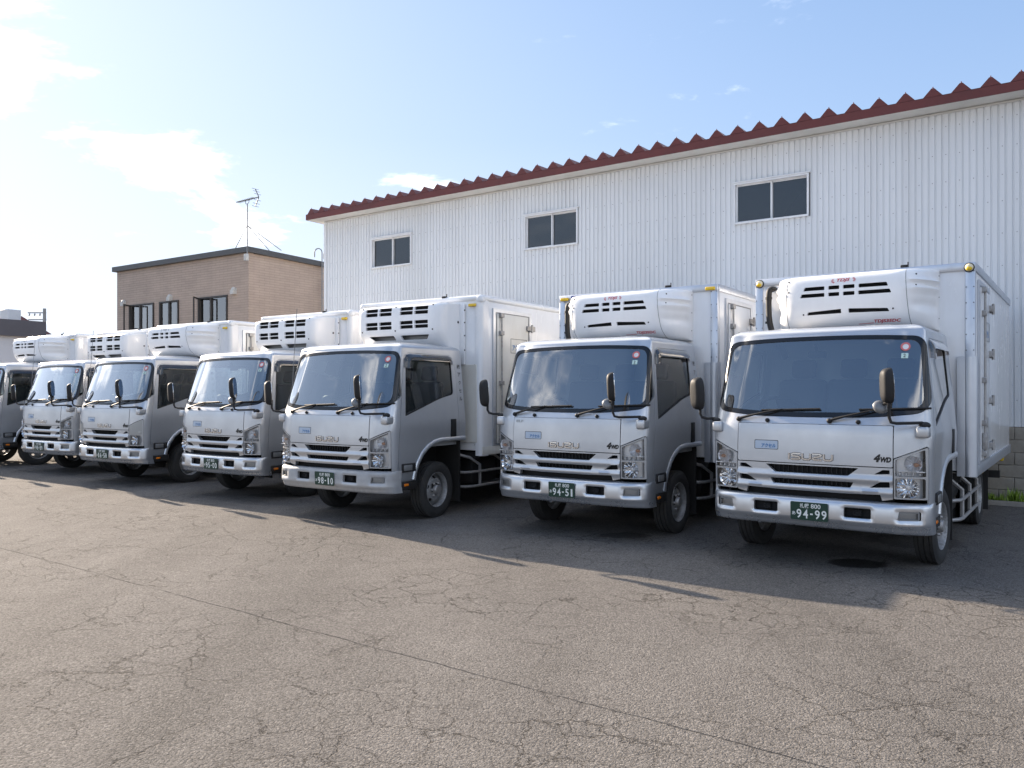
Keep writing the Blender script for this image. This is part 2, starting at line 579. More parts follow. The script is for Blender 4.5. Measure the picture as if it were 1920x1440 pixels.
# ------------------------------------------------------------------ the lot, kerb, warehouse and the houses behind
def ground_material():
    m = bpy.data.materials.new('asphalt')
    m.use_nodes = True
    nt = m.node_tree
    b = nt.nodes['Principled BSDF']
    tc = nd(nt, 'ShaderNodeTexCoord')
    P = tc.outputs['Object']
    big = nd(nt, 'ShaderNodeTexNoise', {'Vector': P, 'Scale': 0.35, 'Detail': 5.0, 'Roughness': 0.6})
    mid = nd(nt, 'ShaderNodeTexNoise', {'Vector': P, 'Scale': 2.6, 'Detail': 6.0, 'Roughness': 0.65})
    fine = nd(nt, 'ShaderNodeTexNoise', {'Vector': P, 'Scale': 62.0, 'Detail': 5.0, 'Roughness': 0.8})
    agg = nd(nt, 'ShaderNodeTexVoronoi', {'Vector': P, 'Scale': 92.0, 'Randomness': 1.0})
    grit = nd(nt, 'ShaderNodeTexVoronoi', {'Vector': P, 'Scale': 150.0, 'Randomness': 1.0})
    base = ramp(nt, big.outputs[0], [(0.3, (0.158, 0.147, 0.136)), (0.7, (0.204, 0.190, 0.175))])
    base = mixc(nt, ramp(nt, mid.outputs[0], [(0.3, 0.55), (0.7, 0.0)]), base, (0.135, 0.125, 0.114))
    trk = nd(nt, 'ShaderNodeMapping', {'Vector': P, 'Rotation': (0, 0, 0.6), 'Scale': (0.9, 0.12, 1.0)})
    trn = nd(nt, 'ShaderNodeTexNoise', {'Vector': trk.outputs[0], 'Scale': 0.9, 'Detail': 4.0, 'Roughness': 0.6})
    base = mixc(nt, 1.0, base, ramp(nt, trn.outputs[0], [(0.32, 0.84), (0.5, 1.0), (0.7, 1.10)]), 'MULTIPLY')
    stones = ramp(nt, nd(nt, 'ShaderNodeSeparateColor', {0: agg.outputs['Color']}).outputs[0], [(0.0, 0.66), (0.55, 1.0), (0.86, 1.10), (1.0, 1.40)])
    base = mixc(nt, 1.0, base, stones, 'MULTIPLY')
    st2 = ramp(nt, fine.outputs[0], [(0.34, 0.36), (0.46, 0.95), (0.55, 1.08), (0.70, 1.40)])
    base = mixc(nt, 0.85, base, st2, 'MULTIPLY')
    # cracks: two wandering nets, strongest in worn patches, and the long paving joint
    wob = nd(nt, 'ShaderNodeTexNoise', {'Vector': P, 'Scale': 3.0, 'Detail': 6.0, 'Roughness': 0.7})
    wv = nd(nt, 'ShaderNodeVectorMath', {0: wob.outputs['Color'], 1: (0.5, 0.5, 0.5)}, operation='SUBTRACT').outputs[0]
    wv = nd(nt, 'ShaderNodeVectorMath', {0: wv, 'Scale': 0.26}, operation='SCALE').outputs[0]
    pd = nd(nt, 'ShaderNodeVectorMath', {0: P, 1: wv}, operation='ADD').outputs[0]
    cr = None
    for sc, wd, lo, hi, seed in ((1.3, 0.0060, 0.48, 0.62, 0.0), (3.4, 0.0110, 0.47, 0.60, 5.3)):
        vo = nd(nt, 'ShaderNodeTexVoronoi', {'Vector': pd, 'Scale': sc, 'Randomness': 1.0}, feature='DISTANCE_TO_EDGE')
        ln = ramp(nt, vo.outputs[0], [(0.0, 1.0), (wd, 0.0)])
        mp = nd(nt, 'ShaderNodeMapping', {'Vector': P, 'Location': (seed, seed * 2, 0)})
        mk = nd(nt, 'ShaderNodeTexNoise', {'Vector': mp.outputs[0], 'Scale': 0.75, 'Detail': 3.0, 'Roughness': 0.6})
        ln = math_n(nt, 'MULTIPLY', ln, 0.7 if sc < 2 else 1.0)
        ln = math_n(nt, 'MULTIPLY', ln, ramp(nt, mk.outputs[0], [(lo, 0.0), (hi, 1.0)]))
        cr = ln if cr is None else math_n(nt, 'MAXIMUM', cr, ln)
    dist = nd(nt, 'ShaderNodeVectorMath', {0: P, 1: (0.586, 0.81, 0.0)}, operation='DOT_PRODUCT').outputs['Value']
    jw = nd(nt, 'ShaderNodeTexNoise', {'Vector': P, 'Scale': 1.6, 'Detail': 7.0, 'Roughness': 0.65})
    jd = math_n(nt, 'ABSOLUTE', math_n(nt, 'ADD', math_n(nt, 'SUBTRACT', dist, 3.613), math_n(nt, 'MULTIPLY_ADD', jw.outputs[0], 0.07, -0.035)))
    jl = ramp(nt, jd, [(0.0, 1.0), (0.006, 0.0)])
    jl = math_n(nt, 'MULTIPLY', jl, ramp(nt, mid.outputs[0], [(0.35, 0.25), (0.55, 1.0)]))
    cr = math_n(nt, 'MAXIMUM', cr, jl)
    base = mixc(nt, math_n(nt, 'MULTIPLY', cr, 0.36), base, (0.022, 0.020, 0.018))
    # drips and wet spots under the engines
    wet = None
    sw = nd(nt, 'ShaderNodeTexNoise', {'Vector': P, 'Scale': 4.5, 'Detail': 4.0, 'Roughness': 0.6})
    for (cx, cy, rx, ry, s) in ((3.28, 7.58, 0.30, 0.22, 0.85), (1.28, 9.05, 0.30, 0.20, 0.55), (-1.4, 10.35, 0.5, 0.22, 0.45),
                                (-3.6, 12.6, 0.6, 0.28, 0.5), (-6.0, 14.6, 0.7, 0.3, 0.5), (4.4, 8.7, 0.5, 0.5, 0.35)):
        q = nd(nt, 'ShaderNodeVectorMath', {0: P, 1: (cx, cy, 0)}, operation='SUBTRACT').outputs[0]
        q = nd(nt, 'ShaderNodeVectorMath', {0: q, 1: (1 / rx, 1 / ry, 0)}, operation='MULTIPLY').outputs[0]
        l = nd(nt, 'ShaderNodeVectorMath', {0: q}, operation='LENGTH').outputs['Value']
        l = math_n(nt, 'ADD', l, math_n(nt, 'MULTIPLY_ADD', sw.outputs[0], 1.0, -0.5))
        k = ramp(nt, l, [(0.85, s), (1.0, 0.0)])
        wet = k if wet is None else math_n(nt, 'MAXIMUM', wet, k)
    base = mixc(nt, wet, base, (0.018, 0.017, 0.016))
    nt.links.new(base, b.inputs['Base Color'])
    nt.links.new(math_n(nt, 'MULTIPLY_ADD', wet, -0.45, 0.88), b.inputs['Roughness'])
    b.inputs['Specular IOR Level'].default_value = 0.08
    hgt = math_n(nt, 'MULTIPLY_ADD', agg.outputs['Distance'], -0.55, math_n(nt, 'MULTIPLY', grit.outputs['Distance'], -0.3))
    hgt = math_n(nt, 'ADD', hgt, math_n(nt, 'MULTIPLY', fine.outputs[0], 0.8))
    hgt = math_n(nt, 'ADD', hgt, math_n(nt, 'MULTIPLY', cr, -2.5))
    bp = nd(nt, 'ShaderNodeBump', {'Height': hgt, 'Strength': 0.9, 'Distance': 0.010})
    nt.links.new(bp.outputs[0], b.inputs['Normal'])
    MATS['asphalt'] = m


ground_material()


def simple_noise(name, c0, c1, scale, rough=0.85, bump=0.0, bscale=None, stretch=None, streak=None):
    m = principled(name, c0, rough)
    nt = m.node_tree
    b = nt.nodes['Principled BSDF']
    tc = nd(nt, 'ShaderNodeTexCoord')
    v = tc.outputs['Object']
    if stretch:
        v = nd(nt, 'ShaderNodeMapping', {'Vector': v, 'Scale': stretch}).outputs[0]
    n = nd(nt, 'ShaderNodeTexNoise', {'Vector': v, 'Scale': scale, 'Detail': 6.0, 'Roughness': 0.65})
    nt.links.new(mixc(nt, ramp(nt, n.outputs[0], [(0.32, 0.0), (0.68, 1.0)]), c0, c1), b.inputs['Base Color'])
    if bump:
        n2 = nd(nt, 'ShaderNodeTexNoise', {'Vector': tc.outputs['Object'], 'Scale': bscale or scale * 6, 'Detail': 5.0})
        bp = nd(nt, 'ShaderNodeBump', {'Height': n2.outputs[0], 'Strength': bump, 'Distance': 0.01})
        nt.links.new(bp.outputs[0], b.inputs['Normal'])
    return m


simple_noise('siding_paint', (0.73, 0.75, 0.765), (0.66, 0.675, 0.685), 1.2, 0.42, stretch=(1.6, 1.6, 0.10))
simple_noise('soffit_paint', (0.62, 0.61, 0.58), (0.52, 0.51, 0.48), 2.0, 0.6)
simple_noise('roof_red', (0.140, 0.028, 0.024), (0.100, 0.023, 0.020), 1.3, 0.55)
simple_noise('concrete', (0.34, 0.31, 0.27), (0.22, 0.20, 0.175), 3.0, 0.9, 0.4, 60)
simple_noise('concrete_block', (0.40, 0.36, 0.30), (0.27, 0.24, 0.20), 4.0, 0.9, 0.5, 70)
simple_noise('window_alu', (0.78, 0.79, 0.80), (0.68, 0.69, 0.70), 4.0, 0.35)
simple_noise('bronze_frame', (0.045, 0.040, 0.036), (0.030, 0.027, 0.025), 5.0, 0.45)
simple_noise('fascia_grey', (0.085, 0.087, 0.088), (0.07, 0.07, 0.072), 3.0, 0.5)
simple_noise('far_white', (0.62, 0.64, 0.66), (0.54, 0.56, 0.58), 0.8, 0.6)
simple_noise('far_grey', (0.10, 0.10, 0.115), (0.085, 0.085, 0.095), 1.0, 0.6)
simple_noise('far_roof', (0.14, 0.05, 0.045), (0.11, 0.04, 0.04), 1.0, 0.7)
simple_noise('galvanised', (0.32, 0.33, 0.34), (0.24, 0.245, 0.25), 6.0, 0.45)
simple_noise('pole_concrete', (0.30, 0.30, 0.29), (0.24, 0.24, 0.235), 2.0, 0.85)
simple_noise('vent_white', (0.62, 0.61, 0.57), (0.52, 0.51, 0.48), 8.0, 0.5)
simple_noise('leaf_green', (0.30, 0.42, 0.06), (0.18, 0.29, 0.035), 9.0, 0.6)
simple_noise('curtain', (0.78, 0.66, 0.52), (0.66, 0.56, 0.45), 3.0, 0.9)
principled('dark_pane', (0.020, 0.026, 0.032), 0.04, spec=0.9)
principled('room_dark', (0.12, 0.105, 0.09), 0.9)
thin_glass('house_glass', (0.80, 0.84, 0.85), 4.0, 1.5)
principled('screw', (0.30, 0.30, 0.31), 0.5, 0.2)


def brick_material():
    m = principled('brick_siding', (0.3, 0.2, 0.15), 0.8)
    nt = m.node_tree
    b = nt.nodes['Principled BSDF']
    tc = nd(nt, 'ShaderNodeTexCoord')
    sp = nd(nt, 'ShaderNodeSeparateXYZ', {0: tc.outputs['Object']})
    v = nd(nt, 'ShaderNodeCombineXYZ', {0: math_n(nt, 'ADD', sp.outputs[0], sp.outputs[1]), 1: sp.outputs[2], 2: 0.0})
    br = nd(nt, 'ShaderNodeTexBrick', {'Vector': v.outputs[0], 'Color1': (0.52, 0.405, 0.325, 1), 'Color2': (0.48, 0.372, 0.30, 1),
                                       'Mortar': (0.38, 0.30, 0.24, 1), 'Scale': 1.0, 'Mortar Size': 0.008, 'Mortar Smooth': 0.2,
                                       'Brick Width': 0.46, 'Row Height': 0.09})
    n = nd(nt, 'ShaderNodeTexNoise', {'Vector': tc.outputs['Object'], 'Scale': 1.5, 'Detail': 5.0})
    nt.links.new(mixc(nt, 0.35, br.outputs[0], ramp(nt, n.outputs[0], [(0.3, 0.7), (0.7, 1.15)]), 'MULTIPLY'), b.inputs['Base Color'])
    bp = nd(nt, 'ShaderNodeBump', {'Height': br.outputs['Fac'], 'Strength': 0.6, 'Distance': -0.012})
    nt.links.new(bp.outputs[0], b.inputs['Normal'])


brick_material()


def build_ground():
    mb = MB()
    s = 900
    mb.add([(-s, -s, 0), (s, -s, 0), (s, s, 0), (-s, s, 0)], [(0, 1, 2, 3)])
    g = part('ground', mb.mesh('ground', 'asphalt'))
    tag(g, 'grey cracked asphalt of the truck parking lot', 'ground', kind='structure')


build_ground()

WB = 0.61
WP = Vector((7.4, 11.75, 0))


def build_warehouse():
    """local frame: x along the wall (to the right), y into the building, z up"""
    root = empty('warehouse', WP, -WB)
    tag(root, 'long warehouse with white ribbed metal siding and red folded roof behind the trucks', 'warehouse')
    X0, X1, ZB, ZT = -14.8, 6.0, 1.11, 5.93
    wins = [(-13.16, -11.87), (-8.70, -7.40), (-4.22, -2.91), (0.25, 1.55), (4.7, 6.0)]
    WZ0, WZ1 = 4.58, 5.31
    pit = 0.0925
    prof = [(0.0, 0.0), (0.058, 0.0), (0.064, 0.018), (0.0865, 0.018), (0.0925, 0.0)]
    mb = MB()

    def strip(xa, xb, za, zb):
        """ribbed strip from xa to xb"""
        xs = []
        k = math.floor(xa / pit)
        while k * pit < xb + pit:
            for u, d in prof[:-1]:
                xs.append((k * pit + u, d))
            k += 1
        pts = [(xa, float(np.interp(xa, [q[0] for q in xs], [q[1] for q in xs])))]
        pts += [q for q in xs if xa < q[0] < xb]
        pts.append((xb, float(np.interp(xb, [q[0] for q in xs], [q[1] for q in xs]))))
        v, f = [], []
        for x, d in pts:
            v += [(x, d, za), (x, d, zb)]
        for i in range(len(pts) - 1):
            f.append((2 * i, 2 * i + 2, 2 * i + 3, 2 * i + 1))
        mb.add(v, f)
    cur = X0
    for a, b in wins:
        strip(cur, a, ZB, ZT)
        strip(a, b, ZB, WZ0)
        strip(a, b, WZ1, ZT)
        cur = b
    part('siding', mb.mesh('siding', 'siding_paint', smooth=False), root)
    mb = MB()
    mb.box(X0, X1, 0.3, 12.0, 0.0, ZT - 0.02)
    part('inner_wall', mb.mesh('inner_wall', 'room_dark', smooth=False), root)
    # gable end on the left, ribbed as well
    mb = MB()
    pts = []
    k = 0
    while k * pit < 12.0:
        for u, d in prof[:-1]:
            pts.append((k * pit + u, d))
        k += 1
    v, f = [], []
    for y, d in pts:
        zt = ZT + 0.12 * y * 0.35
        v += [(X0 + d - 0.024, y, ZB), (X0 + d - 0.024, y, zt)]
    for i in range(len(pts) - 1):
        f.append((2 * i, 2 * i + 1, 2 * i + 3, 2 * i + 2))
    mb.add(v, f)
    part('siding', mb.mesh('end_siding', 'siding_paint', smooth=False), root)
    mb = MB()
    mb.box(X0 - 0.03, X0 + 0.05, -0.022, 0.05, ZB, ZT)
    part('corner_trim', mb.mesh('corner_trim', 'siding_paint'), root)
    # screws
    mb = MB()
    for zr in (5.70, 5.27, 4.85, 4.46, 3.98, 3.5, 3.0, 2.5, 2.0, 1.5):
        k = math.floor(X0 / pit) + 1
        while k * pit < X1:
            x = k * pit + 0.029
            if k % 2 == 0 and not any(a - 0.05 < x < b + 0.05 and WZ0 - 0.05 < zr < WZ1 + 0.05 for a, b in wins):
                mb.box(x - 0.006, x + 0.006, -0.006, 0.004, zr - 0.006, zr + 0.006)
            k += 1
    tag(part('screw_heads', mb.mesh('screw_heads', 'screw', smooth=False), root), kind='stuff')
    # windows
    for a, b in wins:
        w = part('window', M('window_frame', 'window_alu', lambda: window_frame(b - a, WZ1 - WZ0)), root, (a, 0, WZ0))
        wd, hg = b - a, WZ1 - WZ0
        part('sash', M('sash:left', 'window_alu', lambda: sash(0.03, 0.66, 0.03, 0.70, 0.03)), w)
        part('sash', M('sash:right', 'window_alu', lambda: sash(0.64, 1.26, 0.03, 0.70, 0.065)), w)
        part('pane', M('pane:left', 'dark_pane', lambda: MB().box(0.055, 0.635, 0.042, 0.048, 0.055, 0.675)), w)
        part('pane', M('pane:right', 'dark_pane', lambda: MB().box(0.665, 1.235, 0.077, 0.083, 0.055, 0.675)), w)
    # eave: fascia, soffit, folded roof sheets
    EO = -0.38
    mb = MB()
    mb.box(X0 - 0.25, X1, EO - 0.02, EO, 5.928, 6.063)
    mb.box(X0 - 0.27, X0 - 0.25, EO - 0.02, 12.0, 5.928, 6.063)
    part('fascia', mb.mesh('fascia', 'roof_red'), root)
    mb = MB()
    mb.box(X0 - 0.25, X1, EO, -0.0005, 5.930, 5.945)
    mb.box(X0 - 0.25, X0 - 0.031, -0.0005, 12.0, 5.930, 5.945)
    part('soffit', mb.mesh('soffit', 'soffit_paint'), root)
    mb = MB()
    mb.box(X0, X1, -0.034, -0.004, 5.895, 5.92)
    part('eave_trim', mb.mesh('eave_trim', 'soffit_paint'), root)
    pr = 0.3745

    def sheet():
        q = MB()
        out = [(0.0, 0.0), (0.055, 0.0), (0.168, 0.124), (0.207, 0.124), (0.3195, 0.0), (pr, 0.0)]
        D, sl = 12.4, 0.035
        v, f = [], []
        for y in (0, D):
            for x, z in out:
                v.append((x, y, z + y * sl))
        n = len(out)
        f += [(i, i + 1, n + i + 1, n + i) for i in range(n - 1)]
        f.append((1, 2, 3, 4))
        q.add(v, f)
        q.tube([(0.1875, 0.02, 0.120), (0.1875, 0.02, 0.150)], 0.008, 6)
        return q
    me = M('roof_sheet', 'roof_red', sheet, smooth=False)
    k = 0
    while X0 - 0.27 + k * pr < X1 - 0.3:
        part('roof_sheet', me, root, (X0 - 0.27 + k * pr, EO - 0.018, 6.068))
        k += 1
    # block plinth
    mb = MB()
    mb.box(X0, -2.2, -0.06, 0.05, 0, 1.105)
    part('plinth', mb.mesh('plinth', 'concrete', smooth=False), root)
    bl = M('concrete_block', 'concrete_block', lambda: MB().rbox(0.004, 0.396, -0.10, 0.06, 0.004, 0.181, 0.006, 1))
    for c in range(6):
        for i in range(10):
            x = -2.2 + i * 0.4 + (0.2 if c % 2 else 0)
            part('concrete_block', bl, root, (x, random.uniform(-0.006, 0.006), c * 0.1842))
    mb = MB()
    mb.box(X0, 2.5, -0.085, 0.04, 0.0, 1.10)
    part('mortar_core', mb.mesh('mortar_core', 'concrete', smooth=False), root)
    k = tag(part('kerb', MB().rbox(-4.0, 3.0, -0.52, -0.40, -0.05, 0.06, 0.012).mesh('kerb', 'concrete'), None, WP, (0, 0, -WB)),
            'low concrete kerb in front of the warehouse plinth', 'kerb', kind='structure')
    return root


def window_frame(w, h):
    mb = MB()
    t, d = 0.03, 0.12
    mb.box(0, w, -0.03, d, h - t, h)
    mb.box(0, w, -0.05, d, 0, t)
    mb.box(0, t, -0.032, d, t, h - t)
    mb.box(w - t, w, -0.032, d, t, h - t)
    mb.box(-0.02, w + 0.03, -0.04, 0.01, h + 0.002, h + 0.022)
    return mb


def sash(x0, x1, z0, z1, y):
    mb = MB()
    t = 0.026
    mb.box(x0, x1, y, y + 0.03, z1 - t, z1)
    mb.box(x0, x1, y, y + 0.03, z0, z0 + t)
    mb.box(x0, x0 + t, y + 0.001, y + 0.029, z0 + t, z1 - t)
    mb.box(x1 - t, x1, y + 0.001, y + 0.029, z0 + t, z1 - t)
    return mb


build_warehouse()


def weed(name, p, h, n, spread, label):
    mb = MB()
    rnd = random.Random(hash((round(p[0], 2), n)) & 0xffff)
    for i in range(n):
        a = rnd.uniform(0, 6.283)
        b = Vector((rnd.gauss(0, spread), rnd.gauss(0, 0.04), 0))
        hh = h * rnd.uniform(0.5, 1.1)
        lean = Vector((math.cos(a), math.sin(a), 0)) * hh * rnd.uniform(0.1, 0.5)
        side = Vector((-math.sin(a), math.cos(a), 0)) * rnd.uniform(0.006, 0.013)
        m_ = b + lean * 0.45 + Vector((0, 0, hh * 0.6))
        t = b + lean + Vector((0, 0, hh))
        mb.add([b - side, b + side, m_ + side, m_ - side, t], [(0, 1, 2, 3), (3, 2, 4)])
    o = part(name, mb.mesh(name, 'leaf_green', smooth=False), None, p, (0, 0, -WB))
    tag(o, label, 'weed', 'weeds along the warehouse wall')


def on_wall(x, y):
    return (WP.x + x * math.cos(WB) + y * math.sin(WB), WP.y - x * math.sin(WB) + y * math.cos(WB), 0)


weed('weed', on_wall(-0.28, -0.26), 0.15, 130, 0.12, 'low green weeds growing nearest the parked truck wheel')
weed('weed', on_wall(0.02, -0.25), 0.24, 70, 0.05, 'tallest leafy green weed by the block wall')
weed('weed', on_wall(0.30, -0.25), 0.13, 160, 0.13, 'low green weeds at the right edge of the picture')


def build_house():
    """brown building behind; local x along its left face (to the right), y into it"""
    bb = 0.59
    Z = 28.0
    C = Vector(((466 - 960) / 1496.7 * Z, Z, 0))
    root = empty('brick_building', C, -bb)
    tag(root, 'brown brick-clad two-storey flat-roofed building left of the warehouse', 'building')
    L, D, H = 8.3, 9.0, 6.5
    wins = [(-7.33, -5.69, True), (-5.31, -4.07, False), (-2.82, -1.15, True)]
    wz0, wz1 = 3.75, 5.09
    mb = MB()
    cur = -L
    for a, b, _ in wins:
        mb.box(cur, a, 0, 0.2, 0, H)
        mb.box(a, b, 0.0, 0.2, 0, wz0)
        mb.box(a, b, 0.0, 0.2, wz1, H)
        cur = b
    mb.box(cur, 0, 0, 0.2, 0, H)
    mb.box(-0.2, 0, 0.2, D, 0, H - 0.02)
    mb.box(-L, -L + 0.2, 0.2, D, 0, H - 0.02)
    mb.box(-L, 0, D, D + 0.2, 0, H - 0.02)
    part('wall', mb.mesh('wall', 'brick_siding', smooth=False), root)
    mb = MB()
    mb.box(-L + 0.2, -0.2, 0.9, 1.0, 0, H)
    part('room_wall', mb.mesh('room_wall', 'room_dark', smooth=False), root)
    mb = MB()
    v = [(-L - 0.14, -0.14, H), (0.14, -0.14, H), (0.14, D + .3, H - 0.2), (-L - 0.14, D + .3, H - 0.2)]
    v += [(x, y, z + 0.19) for x, y, z in v]
    mb.add(v, [(3, 2, 1, 0), (4, 5, 6, 7), (0, 1, 5, 4), (1, 2, 6, 5), (2, 3, 7, 6), (3, 0, 4, 7)])
    part('roof', mb.mesh('roof', 'fascia_grey', smooth=False), root)
    part('corner_trim', MB().box(-0.03, 0.03, -0.03, 0.03, 0, H).mesh('house_corner', 'brick_siding', smooth=False), root)
    for a, b, op in wins:
        w, h = b - a, wz1 - wz0
        fr = MB()
        t = 0.055
        fr.box(0, w, -0.05, 0.1, h - t, h)
        fr.box(0, w, -0.05, 0.1, 0, t)
        fr.box(0, t, -0.048, 0.1, t, h - t)
        fr.box(w - t, w, -0.048, 0.1, t, h - t)
        mid = w * (0.5 if not op else 0.42)
        fr.box(mid - 0.04, mid + 0.04, -0.03, 0.08, t, h - t)
        wo = part('window', fr.mesh('house_window', 'bronze_frame'), root, (a, 0, wz0))
        part('pane', MB().box(t, mid - 0.04, 0.02, 0.03, t, h - t).mesh('house_pane', 'house_glass', smooth=False), wo)
        part('pane', MB().box(mid + 0.04, w - t, 0.02, 0.03, t, h - t).mesh('house_pane', 'house_glass', smooth=False), wo)
        cu = MB()
        n = 26
        x0, x1 = mid + 0.06, w - t
        v, f = [], []
        for i in range(n + 1):
            x = x0 + (x1 - x0) * i / n
            y = 0.2 + 0.03 * math.sin(i * 1.9)
            v += [(x, y, 0.32 * h), (x, y, h - t)]
        f = [(2 * i, 2 * i + 2, 2 * i + 3, 2 * i + 1) for i in range(n)]
        cu.add(v, f)
        part('curtain', cu.mesh('curtain', 'curtain'), wo)
        if op:   # casement leaf swung outward
            sh = MB()
            lw = 0.55
            sh.box(0, lw, -0.02, 0.02, h - 0.07, h - 0.02)
            sh.box(0, lw, -0.02, 0.02, 0.02, 0.07)
            sh.box(0, 0.05, -0.021, 0.021, 0.07, h - 0.07)
            sh.box(lw - 0.05, lw, -0.021, 0.021, 0.07, h - 0.07)
            s = part('open_sash', sh.mesh('open_sash', 'bronze_frame'), wo, (0.03, -0.05, 0), (0, 0, R(-53)))
    for x, z in ((-7.74, 5.2), (-4.58, 5.21), (-0.75, 5.21)):
        vb = MB()
        vb.box(-0.12, 0.12, -0.02, 0, -0.15, 0.1)
        vb.ellipsoid((0, -0.06, 0.02), 0.11, 0.12, 0.13, 14, 8)
        vb.box(-0.11, 0.11, -0.17, -0.02, -0.15, 0.02)
        part('vent_hood', M('vent_hood', 'vent_white', lambda: vb), root, (x, 0, z), None, (0.85, 0.85, 0.85))
    # rooftop ladder with hooped rails
    lad = MB()
    for yy in (3.25, 3.72):
        pts = [(0.18, yy, 1.0), (0.18, yy, 6.95)]
        for k in range(1, 9):
            a = math.pi * k / 8
            pts.append((0.18 - 0.14 + 0.14 * math.cos(a), yy - 0.06 * (1 - math.cos(a)), 6.95 + 0.16 * math.sin(a)))
        pts.append((-0.1, yy - 0.12, 6.78))
        lad.tube(pts, 0.022, 6)
    part('ladder', lad.mesh('ladder_rails', 'galvanised'), root)
    rg = M('ladder_rung', 'galvanised', lambda: MB().tube([(0.18, 3.25, 0), (0.18, 3.72, 0)], 0.014, 6))
    for i in range(18):
        part('ladder_rung', rg, root, (0, 0, 1.2 + i * 0.31))
    # aerial
    ar = empty('tv_aerial', tuple(root.matrix_basis @ Vector((0.1, -0.13, 6.3))), -bb)
    tag(ar, 'thin TV aerial on a guyed mast at the corner of the brown building', 'aerial')
    part('mast', MB().tube([(0, 0, -0.1), (0, 0, 1.86)], 0.022, 8).mesh('mast', 'galvanised'), ar)
    part('mast_box', MB().rbox(-0.09, 0.05, -0.09, 0.03, -0.12, 0.12, 0.015).mesh('mast_box', 'vent_white'), ar)
    gw = MB()
    for e in ((-1.0, 0.25, 0.42), (0.35, 1.2, 0.38), (-0.3, 1.3, 0.36)):
        gw.tube([(0, 0, 1.12), e], 0.014, 5)
    part('guy_wire', gw.mesh('guy_wire', 'galvanised'), ar)
    bo = MB()
    bo.tube([(-0.52, -0.05, 1.98), (0.55, 0.05, 2.04)], 0.017, 6)
    for i in range(11):
        x = -0.48 + i * 0.085
        bo.tube([(x, -0.1, 1.98 + (x + 0.5) * 0.056), (x, 0.1, 1.98 + (x + 0.5) * 0.056)], 0.008, 5)
    bo.tube([(0.1, 0, 2.0), (0.08, 0, 1.9), (0, 0, 1.86), (-0.08, 0, 1.88), (-0.1, 0, 1.98)], 0.010, 6)
    part('boom', bo.mesh('boom', 'fascia_grey'), ar)
    rf = MB()
    for s in (-1, 1):
        rf.tube([(0.55, 0.05, 2.04), (0.38, 0.04, 2.04 + s * 0.30)], 0.016, 6)
        for t in (0.35, 0.7, 1.0):
            p = Vector((0.55, 0.05, 2.04)).lerp(Vector((0.38, 0.04, 2.04 + s * 0.30)), t)
            rf.tube([p + Vector((0, -0.14, 0)), p + Vector((0, 0.14, 0))], 0.007, 5)
    part('reflector', rf.mesh('reflector', 'fascia_grey'), ar)
    return root


build_house()


def build_far():
    Z = 45.0
    C = Vector(((74 - 960) / 1496.7 * Z, Z, 0))
    root = empty('far_building', C, -0.6)
    tag(root, 'distant white building with a dark grey eave band at the left edge', 'building')
    mb = MB()
    mb.box(-12, 0, -22, 0, 0, 4.66)
    part('wall', mb.mesh('far_wall', 'far_white', smooth=False), root)
    mb = MB()
    mb.box(-12.2, 0.25, -22, 0.25, 4.66, 5.55)
    part('eave_band', mb.mesh('far_band', 'far_grey', smooth=False), root)
    me = M('cladding_joint', 'far_grey', lambda: MB().box(0.0, 0.02, -0.03, 0.03, 0, 4.655), smooth=False)
    for y in (-2.2, -5.0, -7.8, -10.6):
        part('cladding_joint', me, root, (0, y, 0))
    hs = empty('far_house', ((0 - 960) / 1496.7 * 62, 62, 0), -0.5)
    tag(hs, 'distant house with reddish roof and pale chimney above the grey-banded building', 'house')
    part('wall', MB().box(-8, 0.6, 0, 3, 0, 6.2).mesh('far_house_wall', 'far_white', smooth=False), hs)
    rf = MB()
    rf.add([(-8.3, -0.3, 6.2), (1.35, -0.3, 6.2), (1.35, 3.3, 6.2), (-8.3, 3.3, 6.2), (-3, 1.5, 7.7), (0.2, 1.5, 7.6)],
           [(0, 1, 5, 4), (1, 2, 5), (2, 3, 4, 5), (3, 0, 4), (3, 2, 1, 0)])
    r_ = part('roof', rf.mesh('far_house_roof', 'far_roof', smooth=False), hs)
    part('chimney', MB().rbox(-0.4, 0.72, 0.2, 1.2, 6.0, 8.0, 0.03, 1).mesh('chimney', 'far_white'), r_)
    # utility pole
    Z = 75.0
    up = empty('utility_pole', ((83.5 - 960) / 1496.7 * Z, Z, 0))
    tag(up, 'distant concrete utility pole with crossarms and insulators behind the far building', 'utility pole')
    part('pole', MB().tube([(0, 0, 0), (0, 0, 9.4)], [0.2, 0.14], 10).mesh('pole', 'pole_concrete'), up)
    for z, l in ((9.0, 1.55), (8.35, 1.5)):
        part('crossarm', MB().box(-l, 0.15, -0.06, 0.06, z - 0.05, z + 0.05).mesh('crossarm', 'galvanised', smooth=False), up)
    ins = M('insulator', 'galvanised', lambda: MB().lathe([(0.02, 0), (0.07, 0.05), (0.05, 0.12), (0.08, 0.18), (0.03, 0.26)], 8, axis='z', cap=True))
    for x in (-1.45, -0.95, -0.45):
        part('insulator', ins, up, (x, 0, 8.7), (R(20), R(25), 0))
    part('transformer_bracket', MB().box(-0.7, 0.2, -0.05, 0.05, 6.6, 6.68).mesh('bracket', 'galvanised', smooth=False), up)


build_far()

# ------------------------------------------------------------------ the trucks
# truck frame: x to the right as seen from the front, y rearward, z up; origin on the ground under the bumper's middle


